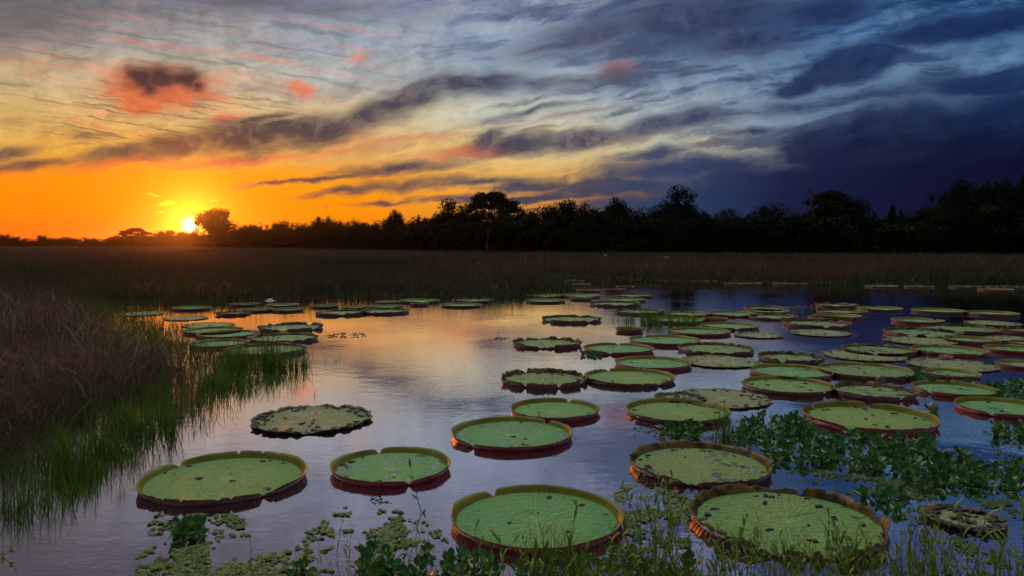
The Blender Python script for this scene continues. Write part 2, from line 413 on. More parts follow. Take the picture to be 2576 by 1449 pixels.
def pad_surface(name, green, olive, spotty, puddle, brown):
    """upper face of a giant lily pad: quilted, veined, speckled, in places wet"""
    m, g = material(name)
    P = g.new('ShaderNodeTexCoord').outputs['Object']
    oi = g.new('ShaderNodeObjectInfo').outputs['Random']
    off = g.m('MULTIPLY', oi, 37.0)
    Q = g.v('ADD', P, g.xyz(off, off, off))
    s = g.new('ShaderNodeSeparateXYZ'); g.put(s.inputs[0], P)
    r = g.v('LENGTH', g.v('MULTIPLY', P, (1, 1, 0)))
    wob = g.m('MULTIPLY_ADD', g.noise(P, 5, 2, .5), .10, -.05)
    ang = g.m('ADD', g.m('ARCTAN2', s.outputs[1], s.outputs[0]), wob)
    def vein(k, w):
        q = g.m('ABSOLUTE', g.m('SINE', g.m('MULTIPLY', ang, k)))
        return g.ss(g.m('MULTIPLY', q, g.m('DIVIDE', r, k)), 0.0, w, 1.0, 0.0)
    v = g.m('MAXIMUM', vein(10.0, .010), g.m('MULTIPLY', vein(20.0, .007), g.ss(r, .18, .3)))
    v = g.m('MAXIMUM', v, g.m('MULTIPLY', vein(40.0, .005), g.ss(r, .36, .5)))
    vor = g.new('ShaderNodeTexVoronoi', feature='SMOOTH_F1'); g.put(vor.inputs['Vector'], P)
    vor.inputs['Scale'].default_value = 24; vor.inputs['Smoothness'].default_value = .6
    big = g.noise(Q, 2.2, 4, .6); sm = g.noise(Q, 22, 4, .65); mid = g.noise(Q, 6.5, 5, .62)
    c = g.mix(g.ss(big, .36, .66), green, olive)
    c = g.mix(g.m('MULTIPLY', g.ss(oi, 0, 1), .55), c, olive)
    c = g.mix(g.m('MULTIPLY', g.ss(g.noise(Q, 3.3, 5, .7), .52, .66), .45), c, (.10, .12, .035, 1))
    c = g.mix(g.m('MULTIPLY', v, .36), c, (0.30, .42, .16, 1))
    c = g.mix(g.m('MULTIPLY', g.ss(sm, .54, .66), spotty), c, (0.04, .05, .025, 1))
    c = g.mix(g.m('MULTIPLY', g.ss(r, .45, .62), .35), c, (.05, .17, .04, 1))
    c = g.mix(g.m('MULTIPLY', g.ss(mid, .55, .70), brown), c, (0.16, .12, .045, 1))
    pm = g.m('MULTIPLY', g.ss(mid, .50, .40), puddle)
    pm = g.m('MULTIPLY', g.ss(g.noise(Q, 4.2, 4, .55), .57, .60), puddle)
    c = g.mix(g.m('MULTIPLY', pm, .5), c, (0.03, .06, .03, 1))
    rough = g.m('MULTIPLY_ADD', pm, -.56, .64)
    h = g.m('ADD', g.m('MULTIPLY', vor.outputs['Distance'], -.9), g.m('MULTIPLY', v, -.22))
    h = g.m('ADD', h, g.m('MULTIPLY', sm, .35))
    h = g.m('MULTIPLY', h, g.m('SUBTRACT', 1.0, pm))
    out(g, principled(g, c, rough, ior=g.m('MULTIPLY_ADD', pm, 1.0, 1.42), spec=.24, normal=bump(g, h, 1.0, .022)))
    return m

def mat_rim_in(name, c1, c2, tr):
    m, g = material(name)
    P = g.new('ShaderNodeTexCoord').outputs['Object']
    s = g.new('ShaderNodeSeparateXYZ'); g.put(s.inputs[0], P)
    ang = g.m('ARCTAN2', s.outputs[1], s.outputs[0])
    q = g.m('ABSOLUTE', g.m('SINE', g.m('MULTIPLY', ang, 44.0)))
    n = g.noise(P, 9, 4, .6)
    c = g.mix(g.ss(n, .38, .64), c1, c2)
    c = g.mix(g.m('MULTIPLY', g.ss(q, .25, .0), .45), c, (0.05, .035, .008, 1))
    out(g, leafy(g, c, tr, .5, .35, tcol=g.mix(.5, c, (0.42, .34, .02, 1))))
    return m

def mat_rim_out(name, c1, c2):
    m, g = material(name)
    P = g.new('ShaderNodeTexCoord').outputs['Object']
    s = g.new('ShaderNodeSeparateXYZ'); g.put(s.inputs[0], P)
    ang = g.m('ARCTAN2', s.outputs[1], s.outputs[0])
    q = g.m('ABSOLUTE', g.m('SINE', g.m('MULTIPLY', ang, 38.0)))
    n = g.noise(P, 12, 4, .6)
    c = g.mix(g.ss(n, .38, .64), c1, c2)
    c = g.mix(g.m('MULTIPLY', g.ss(q, .30, .05), .6), c, (0.035, .006, .006, 1))
    c = g.mix(g.m('MULTIPLY', g.ss(s.outputs[2], .055, .085), .35), c, (0.16, .09, .015, 1))
    out(g, principled(g, c, .42, spec=.5, normal=bump(g, q, .5, .008)))
    return m

def mat_plain(name, c1, c2, scale=10, rough=.8, spec=.2, trans=0.0):
    m, g = material(name)
    P = g.new('ShaderNodeTexCoord').outputs['Object']
    oi = g.new('ShaderNodeObjectInfo').outputs['Random']
    n = g.m('ADD', g.noise(P, scale, 4, .6), g.m('MULTIPLY_ADD', oi, .24, -.12))
    c = g.mix(g.ss(n, .36, .64), c1, c2)
    if trans: out(g, leafy(g, c, trans, rough, spec))
    else: out(g, principled(g, c, rough, spec=spec, normal=bump(g, n, .6, .01)))
    return m

M = dict(
    water=mat_water(), soil=mat_soil(),
    dry=mat_grass('dry_marsh_grass', [(0, (.022, .055, .004, 1)), (.22, (.055, .095, .006, 1)), (.42, (.048, .038, .012, 1)), (.6, (.072, .038, .020, 1)), (.85, (.105, .056, .032, 1)), (1, (.23, .145, .095, 1))]),
    meadow=mat_grass('meadow_grass', [(0, (.012, .026, .004, 1)), (.22, (.026, .044, .006, 1)), (.42, (.040, .032, .011, 1)), (.6, (.060, .035, .018, 1)), (.85, (.088, .050, .026, 1)), (1, (.15, .10, .06, 1))]),
    green=mat_grass('green_marsh_grass', [(0, (.018, .055, .006, 1)), (.5, (.055, .11, .008, 1)), (1, (.16, .18, .012, 1))], .4),
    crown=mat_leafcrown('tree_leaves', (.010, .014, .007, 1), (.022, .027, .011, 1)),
    bark=mat_bark(), pale_bark=mat_bark('pale_bark', (.10, .085, .07, 1), (.17, .14, .12, 1)),
    twig=mat_bark('grey_twig', (.05, .04, .04, 1), (.09, .07, .07, 1)),
    pad=pad_surface('pad_green', (.062, .215, .070, 1), (.105, .235, .055, 1), .35, 0.0, .10),
    padw=pad_surface('pad_green_wet', (.062, .22, .080, 1), (.105, .24, .065, 1), .25, 1.0, .10),
    pado=pad_surface('pad_olive', (.10, .21, .050, 1), (.155, .22, .045, 1), .5, .0, .35),
    padow=pad_surface('pad_olive_wet', (.10, .185, .055, 1), (.155, .19, .05, 1), .55, 1.0, .4),
    padb=pad_surface('pad_dull', (.14, .16, .07, 1), (.20, .18, .075, 1), .9, .25, .6),
    rin=mat_rim_in('rim_inside', (.17, .17, .008, 1), (.25, .20, .008, 1), .35),
    rinb=mat_rim_in('rim_inside_brown', (.035, .022, .010, 1), (.21, .135, .012, 1), .35),
    rout=mat_rim_out('rim_outside', (.16, .008, .016, 1), (.21, .016, .018, 1)),
    routb=mat_rim_out('rim_outside_brown', (.075, .018, .014, 1), (.11, .03, .015, 1)),
    mud=mat_plain('dark_mud', (.010, .008, .008, 1), (.028, .020, .018, 1), 20, .6, .4),
    hya=mat_plain('hyacinth_leaf', (.012, .075, .010, 1), (.028, .13, .012, 1), 8, .38, .4, .28),
    hyb=mat_plain('hyacinth_leaf_yellow', (.05, .11, .015, 1), (.10, .15, .02, 1), 8, .4, .5, .25),
    salv=mat_grass('floating_leaf', [(0, (.020, .05, .012, 1)), (.45, (.06, .10, .025, 1)), (.8, (.14, .17, .05, 1)), (1, (.22, .15, .06, 1))], .15),
    shoot=mat_plain('shoot_leaf', (.045, .12, .005, 1), (.13, .20, .008, 1), 6, .45, .4, .4),
    deadstem=mat_plain('dead_stem', (.05, .03, .02, 1), (.10, .06, .035, 1), 12, .8, .2, .1),
    bud=mat_plain('lily_bud', (.03, .05, .012, 1), (.09, .10, .02, 1), 5, .35, .5),
    white=mat_plain('white_petal', (.6, .6, .55, 1), (.75, .72, .7, 1), 5, .5, .3, .3),
    pink=mat_plain('pink_petal', (.50, .18, .36, 1), (.62, .30, .48, 1), 5, .5, .3, .3),
    feather=mat_plain('white_feather', (.4, .38, .33, 1), (.5, .48, .42, 1), 5, .7, .2),
)

# ------------------------------------------------------------------ setting: water and marsh ground
def sheet(name, pts, z, mat):
    me = bpy.data.meshes.new(name); me.from_pydata([(x, y, z) for x, y in pts], [], [tuple(range(len(pts)))])
    me.materials.append(mat); me.update()
    return tag(obj(name, me), kind='structure')
sheet('water', [(-3000, -60), (3000, -60), (3000, 3000), (-3000, 3000)], 0.0, M['water'])

SHORE_PX = [(-900, 1440), (-400, 1400), (-60, 1310), (60, 1270), (170, 1205), (300, 1125), (420, 1060), (520, 1000), (590, 950), (625, 918), (560, 900),
            (480, 888), (420, 860), (350, 815), (285, 782), (278, 764), (380, 768), (470, 766), (540, 768), (620, 762), (760, 757), (850, 753), (1000, 751), (1120, 753),
            (1250, 755), (1330, 747), (1395, 738), (1432, 724), (1420, 714), (1370, 704), (1300, 701), (1390, 697), (1470, 701), (1560, 707), (1700, 712), (1900, 714),
            (2100, 716), (2350, 721), (2576, 725), (3000, 731), (3600, 737)]
SHORE = [at(x, y)[:2] for x, y in SHORE_PX]
def wiggle(P):
    out_ = []
    for (x0, y0), (x1, y1) in zip(P[:-1], P[1:]):
        L = math.hypot(x1 - x0, y1 - y0); n = max(1, min(12, int(L / .35)))
        for k in range(n):
            x, y = x0 + (x1 - x0) * k / n, y0 + (y1 - y0) * k / n; s = min(.30, .02 * y)
            out_.append((x + s * 2 * mnoise.noise(Vector((x * 1.1, y * 1.1, 3))), y + s * 2 * mnoise.noise(Vector((x * 1.1, y * 1.1, 8)))))
    return out_ + [P[-1]]
SHORE = wiggle(SHORE)
LAND = np.array(SHORE + [(400, 60), (3000, 700), (3000, 2990), (-3000, 2990), (-3000, 5.2), (-60, 5.2)])
INLET = np.array([at(x, y)[:2] for x, y in [(296, 748), (380, 751), (470, 750), (462, 741), (380, 738), (300, 740)]])

def inside(poly, x, y):
    r = np.zeros(len(x), bool); n = len(poly)
    for i in range(n):
        x0, y0 = poly[i]; x1, y1 = poly[(i + 1) % n]
        c = ((y0 > y) != (y1 > y))
        with np.errstate(divide='ignore', invalid='ignore'):
            r ^= c & (x < (x1 - x0) * (y - y0) / (y1 - y0 + 1e-12) + x0)
    return r
def shore_dist(x, y):
    d = np.full(len(x), 1e9)
    for (x0, y0), (x1, y1) in zip(SHORE[:-1], SHORE[1:]):
        dx, dy = x1 - x0, y1 - y0; L = dx * dx + dy * dy
        t = np.clip(((x - x0) * dx + (y - y0) * dy) / L, 0, 1)
        d = np.minimum(d, np.hypot(x - x0 - t * dx, y - y0 - t * dy))
    return d
def inland(P, dist):
    """the firm ground starts a little inside the line where the grass meets the water"""
    o = []
    for i, (x, y) in enumerate(P):
        x0, y0 = P[max(i - 1, 0)]; x1, y1 = P[min(i + 1, len(P) - 1)]
        nx, ny = -(y1 - y0), x1 - x0; L = math.hypot(nx, ny) + 1e-9
        o.append((x + nx / L * dist, y + ny / L * dist))
    return o
S0 = [at(x, y)[:2] for x, y in SHORE_PX]
sheet('ground', inland(S0, 1.15) + [tuple(p) for p in LAND[len(SHORE):]], 0.008, M['soil'])
sheet('inlet_water', [tuple(p) for p in INLET], 0.03, M['water'])['label'] = 'narrow strip of water between the grass'

# ------------------------------------------------------------------ grass (nobody could count it)
def vnoise(x, y, s, seed=0):
    """smooth 2-D value noise in numpy"""
    x = x / s + seed * 17.3; y = y / s + seed * 9.1
    xi = np.floor(x).astype(np.int64); yi = np.floor(y).astype(np.int64)
    fx = x - xi; fy = y - yi; fx = fx * fx * (3 - 2 * fx); fy = fy * fy * (3 - 2 * fy)
    def h(a, b):
        n = (a * 374761393 + b * 668265263 + seed * 974634777) & 0x7fffffff
        n = (n ^ (n >> 13)) * 1274126177 & 0x7fffffff
        return (n & 0xffff) / 65535.0
    return (h(xi, yi) * (1 - fx) + h(xi + 1, yi) * fx) * (1 - fy) + (h(xi, yi + 1) * (1 - fx) + h(xi + 1, yi + 1) * fx) * fy

def blades(name, x, y, z, h, wid, lean, curl, tint, mat, segs=3):
    """n curved tapering blades in one mesh"""
    n = len(x)
    az = rng.uniform(0, 2 * np.pi, n); fa = az + np.pi / 2 + rng.normal(0, .5, n)
    dx, dy = np.cos(az), np.sin(az); wx, wy = np.cos(fa), np.sin(fa)
    V = np.zeros((n, (segs + 1) * 2, 3)); T = np.zeros((n, (segs + 1) * 2))
    for k in range(segs + 1):
        t = k / segs
        off = lean * t + curl * t * t
        zz = z + h * (t - .32 * curl / np.maximum(h, .01) * t * t * .6)
        w = wid * (1 - t) ** .7 if k < segs else wid * .08
        cx = x + dx * off; cy = y + dy * off
        for j, sg in enumerate((-1, 1)):
            V[:, k * 2 + j, 0] = cx + sg * wx * w / 2; V[:, k * 2 + j, 1] = cy + sg * wy * w / 2; V[:, k * 2 + j, 2] = zz
            T[:, k * 2 + j] = np.clip(tint + .10 * (t - .5), 0, 1)
    q = np.array([[k * 2, k * 2 + 1, k * 2 + 3, k * 2 + 2] for k in range(segs)])
    Q = (np.arange(n)[:, None, None] * ((segs + 1) * 2) + q[None]).reshape(-1, 4)
    return np_mesh(name, V.reshape(-1, 3), Q, mat, T.ravel())

def scatter(n, d0, d1, spread=.80):
    d = np.exp(rng.uniform(np.log(d0), np.log(d1), n)); x = rng.uniform(-spread, spread, n) * d
    return x, d
def meadow():
    x, y = scatter(NG, 5.6, 430)
    sd = shore_dist(x, y); land = inside(LAND, x, y)
    k = (land | (sd < .45 * rng.uniform(0, 1, len(x)) ** 2.0 * (1 + y / 14))) & ~inside(INLET, x, y)
    k &= ~((sd < 1.1) & (y < 24) & (rng.uniform(0, 1, len(x)) > .15 + 1.5 * np.clip(vnoise(x, y, .38, 21) - .22, 0, 1))); x, y, sd = x[k], y[k], np.where(land, sd, 0)[k]
    n = len(x); d = np.hypot(x, y)
    patch = vnoise(x, y, 2.2, 1) * .45 + vnoise(x, y, .6, 2) * .55
    big = vnoise(x, y, 14, 3)
    hmax = np.where(y < 24, .62, .90)
    h = (.22 + (hmax - .22) * np.clip(sd / np.where(y < 24, 1.9, 1.2), 0, 1) ** .8) * rng.uniform(.6, 1.15, n) * (.55 + .9 * patch)
    h *= np.where(y > 60, .85, 1)
    # green where its feet are wet, dry and brown further in
    wet = np.clip(1 - sd / np.where(y < 24, 1.7 * (.5 + patch), 2.6), 0, 1)
    tint = np.clip(.66 + (patch - .5) * .35 + rng.normal(0, .13, n) - .60 * wet - .30 * (big > .62) * (y > 30), 0, 1)
    tint = np.where(y > 26, tint * .92, tint)
    tint = np.where(rng.uniform(0, 1, n) < .03, np.clip(tint + .3, 0, 1), tint)
    wid = np.clip(.00062 * d, .0042, .06) * rng.uniform(.7, 1.5, n)
    lean = rng.normal(0, .34, n) * h; curl = np.abs(rng.normal(.1, .55, n)) * h * np.where((y < 26) & (tint > .4), 1.7, 1)
    near = y < 26
    for nm, kk, sg, lab in (('marsh_grass', near, 3, 'tangled dry brown and green grass of the near left bank'),
                            ('meadow_grass', ~near, 2, 'dark brown flooded meadow grass stretching back to the forest')):
        me = blades(nm, x[kk], y[kk], .0, h[kk], wid[kk], lean[kk], curl[kk], tint[kk], M['dry' if near is kk else 'meadow'], sg)
        tag(obj(nm, me), lab, 'grass', kind='stuff')
NG = 420000
meadow()
def dead_strands():
    """long pale dry stems lying every way over the near bank"""
    x, y = scatter(60000, 6.5, 34); k = inside(LAND, x, y) & ~inside(INLET, x, y); x, y = x[k], y[k]
    sd = shore_dist(x, y); p = vnoise(x, y, 1.1, 9)
    k = (sd > .9) & (rng.uniform(0, 1, len(x)) < np.clip((p - .25) * 1.5, .05, 1)); x, y, p, sd = x[k], y[k], p[k], sd[k]; n = len(x)
    h = rng.uniform(.35, .68, n) * np.clip(sd / 1.6, .5, 1)
    me = blades('dry_stems', x, y, rng.uniform(.0, .35, n), h, np.clip(.00085 * np.hypot(x, y), .005, .03) * rng.uniform(.5, 1.3, n), rng.normal(0, .55, n) * h, rng.uniform(.2, 1.5, n) * h, np.clip(rng.normal(.84, .22, n), .4, 1), M['dry'], 4)
    tag(obj('dry_stems', me), 'pale dead stems matted over the left grass bank', 'dry grass', kind='stuff')
dead_strands()
def sedge():
    """broad bright blades in clumps where the near bank runs out into the water"""
    x, y = scatter(300000, 6.2, 26); sd = shore_dist(x, y); land = inside(LAND, x, y); s_ = np.where(land, sd, -sd)
    c = vnoise(x, y, .30, 31) * .6 + vnoise(x, y, .9, 32) * .4
    k = (s_ > -.75) & (s_ < 2.4) & (rng.uniform(0, 1, len(x)) < np.clip((c - .57) * 4, 0, 1) * np.clip(1.0 + s_ * 1.1, .05, 1)) & ~inside(INLET, x, y)
    x, y, s_ = x[k], y[k], s_[k]; n = len(x)
    h = rng.uniform(.18, .55, n) * np.clip(.55 + s_ * .5, .35, 1)
    me = blades('sedge', x, y, -.02, h, np.clip(.00085 * np.hypot(x, y), .006, .02) * rng.uniform(.6, 1.2, n), rng.normal(0, .28, n) * h, np.abs(rng.normal(.1, .45, n)) * h, np.clip(rng.normal(.28, .24, n), 0, 1), M['green'], 4)
    tag(obj('sedge', me), 'green sedge in clumps along the foot of the left bank', 'grass', kind='stuff')
sedge()

# ------------------------------------------------------------------ giant lily pads
def pad_place(reg, x0, x1, yf):
    """circle on the water whose left, right and front edges are where the photo shows them"""
    ux0, _ = U(reg, x0, 0); ux1, uy = U(reg, x1, yf)
    a0 = math.atan2(ux0 - 1288, F); a1 = math.atan2(ux1 - 1288, F)
    azc = (a0 + a1) / 2; ha = (a1 - a0) / 2
    dn = H * F / (uy - HZ)
    r = dn / (math.cos(azc) / math.sin(ha) - 1)
    D = r / math.sin(ha)
    return D * math.sin(azc), D * math.cos(azc), r

def n1(a, f, seed):
    """periodic-enough 1-D noise on the circle, about -1..1"""
    return mnoise.noise(Vector((math.cos(a) * f, math.sin(a) * f, seed * 7.31)))

def make_pad(name, cx, cy, r, style, notches, seed, z=0.0, mats=None):
    near = cy < 13
    NS = 200 if near else (120 if cy < 22 else 64)
    hr = {'F': .060, 'O': .062, 'R': .068, 'T': .076, 'L': .012, 'Y': .076, 'B': .034, 'M': .060, 'W': .084}[style]
    if r < .45 and style != 'Y': hr *= .85
    rag = {'F': .09, 'O': .20, 'R': .48, 'T': .85, 'L': .9, 'Y': .15, 'B': 1.1, 'M': .03, 'W': .20}[style]
    root = empty(name, (cx, cy, z), random.uniform(0, 0))
    rd = r * .965
    # outline: pinched at the two clefts, a little uneven
    def pinch(a):
        p = 0.0
        for nt in notches:
            d = (a - R(nt) + math.pi) % (2 * math.pi) - math.pi
            p = max(p, math.exp(-(d / .045) ** 2))
        return p
    def pinchw(a):
        p = 0.0
        for nt in notches:
            d = (a - R(nt) + math.pi) % (2 * math.pi) - math.pi
            p = max(p, math.exp(-abs(d) / .16))
        return p
    angs = [2 * math.pi * k / NS for k in range(NS)]
    edge = []; hs = []; fl = []
    for k, a in enumerate(angs):
        p = pinch(a); pw = pinchw(a)
        e = 1 + .018 * n1(a, 1.3, seed) + (.03 * n1(a, 5, seed + 3) + .012 * n1(a, 22, seed + 4)) * min(rag, 1) - .045 * p
        if style in 'LB': e += .05 * n1(a, 4, seed + 5) + .03 * n1(a, 14, seed + 6)
        h = 1 + .10 * n1(a, 1.6, seed + 1) - .30 * pw * (style in 'FMOWR')
        jag = n1(a, 9, seed + 2) * .5 + n1(a, 30, seed + 8) * .28
        h += jag * rag * .9
        if rag > .3:
            h -= max(0, n1(a, 4.5, seed + 9) - .10) * rag * 2.2
        if style == 'O' or style == 'W': h -= max(0, n1(a, 26, seed + 11) - .38) * 1.6
        h = min(max(h, .10), 1.12) * (1 - .93 * p)
        edge.append(e); hs.append(hr * h)
        fl.append((.035 + .03 * n1(a, 3, seed + 7) + (.05 * n1(a, 8, seed + 12) if rag > .3 else 0)) * h)
    # --- leaf surface
    mb = MB(); fr = [.0, .12, .25, .4, .55, .7, .82, .92, .975, 1.0]
    vs = [(0, 0, .012)]; fs = []
    for i, f in enumerate(fr[1:]):
        for k, a in enumerate(angs):
            rr = rd * f * (1 + (edge[k] - 1) * f ** 3)
            zz = .012 + .004 * mnoise.noise(Vector((math.cos(a) * f * 3 * r, math.sin(a) * f * 3 * r, seed))) * (f < .95)
            if style in 'LB': zz = .010 + .008 * max(0, n1(a, 6, seed) * f ** 6)
            vs.append((rr * math.cos(a), rr * math.sin(a), zz))
    for k in range(NS): fs.append((0, 1 + k, 1 + (k + 1) % NS))
    for i in range(len(fr) - 2):
        b = 1 + i * NS
        for k in range(NS):
            fs.append((b + k, b + NS + k, b + NS + (k + 1) % NS, b + (k + 1) % NS))
    mb.add(vs, fs)
    obj('leaf_blade', mb.mesh('leaf_blade', [mats[0]]), root)
    # --- upturned rim: inner face, lip, outer face
    rb = MB(); prof = []
    for k, a in enumerate(angs):
        e = rd * edge[k]; h = hs[k]; f_ = fl[k] * .9
        rip = .004 * abs(math.sin(a * 38)) if near else 0
        th = .007
        col = [(e - .004, .010), (e + .008, .012 + h * .22), (e + .014 + f_ * .35, .012 + h * .62), (e + .014 + f_, .012 + h),
               (e + .014 + f_ + th, .012 + h - .002), (e + .022 + f_ * .4 + th + rip, .010 + h * .55), (e + .018 + rip, .004 + h * .12), (e + .002, -.014)]
        prof += [(c * math.cos(a), c * math.sin(a), zz) for c, zz in col]
    nc = 8; fs_in = []; fs_out = []
    for k in range(NS):
        k2 = (k + 1) % NS
        for j in range(nc - 1):
            q = (k * nc + j, k2 * nc + j, k2 * nc + j + 1, k * nc + j + 1)
            (fs_in if j < 4 else fs_out).append(q)
    rb.v = prof; rb.f = fs_in + fs_out; rb.mi = [0] * len(fs_in) + [1] * len(fs_out)
    rim = obj('rim', rb.mesh('rim', [mats[1], mats[2]]), root)
    # --- thorns under the lip of the near ones
    if near and style not in 'LB':
        sp = MB()
        for k in range(int(150 * r / .7)):
            a = random.uniform(0, 2 * math.pi); ki = int(a / (2 * math.pi) * NS) % NS
            e = rd * edge[ki] + .018; zz = .010 + hs[ki] * random.uniform(.05, .75); L = random.uniform(.010, .022)
            c, s_ = math.cos(a), math.sin(a); w = .0028
            b0 = Vector((e * c, e * s_, zz))
            tip = b0 + Vector((c, s_, random.uniform(-.5, .3))) * L
            t = Vector((-s_, c, 0)) * w; u = Vector((0, 0, w))
            sp.add([b0 + t, b0 - t * .5 + u, b0 - t * .5 - u, tip], [(0, 1, 3), (1, 2, 3), (2, 0, 3)])
        tag(obj('thorns', sp.mesh('thorns', [mats[2]], False), rim), kind='stuff')
    # --- crumbs of mud and rotted leaf lying on it
    nd = {'F': 7, 'O': 10, 'R': 20, 'T': 22, 'L': 34, 'Y': 2, 'B': 60, 'M': 4, 'W': 22}[style]
    if cy > 22: nd = nd // 2
    db = MB()
    def crumb(px, py, pz, sz, seed2):
        m = 7; vs = []; rr = [0.0, .75, 1.0, .55]; hh = [.55, .48, .0, -.3]
        vs.append((px, py, pz + sz * .6))
        for i in (1, 2):
            for q in range(m):
                t = 2 * math.pi * q / m + i * .4
                w = sz * rr[i] * (1 + .55 * mnoise.noise(Vector((q * 1.7, i * 2.3, seed2))))
                vs.append((px + w * math.cos(t), py + w * math.sin(t), pz + sz * (hh[i] + .25 * mnoise.noise(Vector((q, i, seed2 + 5))))))
        fs = [(0, 1 + q, 1 + (q + 1) % m) for q in range(m)] + [(1 + q, 1 + m + q, 1 + m + (q + 1) % m, 1 + (q + 1) % m) for q in range(m)]
        db.add(vs, fs)
    count = [0]
    def clump(px, py, pz, sz, n):
        single = near and count[0] < 90
        keep = (db.v, db.f, db.mi)
        if single: db.v, db.f, db.mi = [], [], []; count[0] += 1
        heap(px, py, pz, sz, n)
        if single:
            obj('mud_clump', db.mesh('mud_clump', [M['mud']], False), root); db.v, db.f, db.mi = keep
    def heap(px, py, pz, sz, n):
        for j in range(n):
            crumb(px + random.gauss(0, sz * .62), py + random.gauss(0, sz * .5), pz + random.uniform(0, sz * .25), sz * random.uniform(.3, .75), random.random() * 90)
    for j in range(nd):
        edgey = random.random() < (.75 if style in 'RTLBW' else .55)
        a = random.uniform(0, 2 * math.pi); f = random.uniform(.80, .95) if edgey else math.sqrt(random.random()) * .8
        sz = random.uniform(.011, .030) if style not in 'TLB' else random.uniform(.014, .036)
        clump(rd * f * math.cos(a), rd * f * math.sin(a), .014, sz, random.randint(3, 8) if near else 3)
    if style in 'TLB':
        for j in range({'T': 16, 'L': 30, 'B': 90}[style] // (1 if near else 2)):
            a = random.uniform(0, 2 * math.pi)
            if n1(a, 2.2, seed + 20) < -.15: continue
            ki = int(a / (2 * math.pi) * NS) % NS; e = rd * edge[ki]
            clump(e * math.cos(a), e * math.sin(a), .008 + hs[ki] * .5, random.uniform(.014, .034), 4)
    if db.f: tag(obj('mud_crumbs', db.mesh('mud_crumbs', [M['mud']], False), root), kind='stuff')
    return root

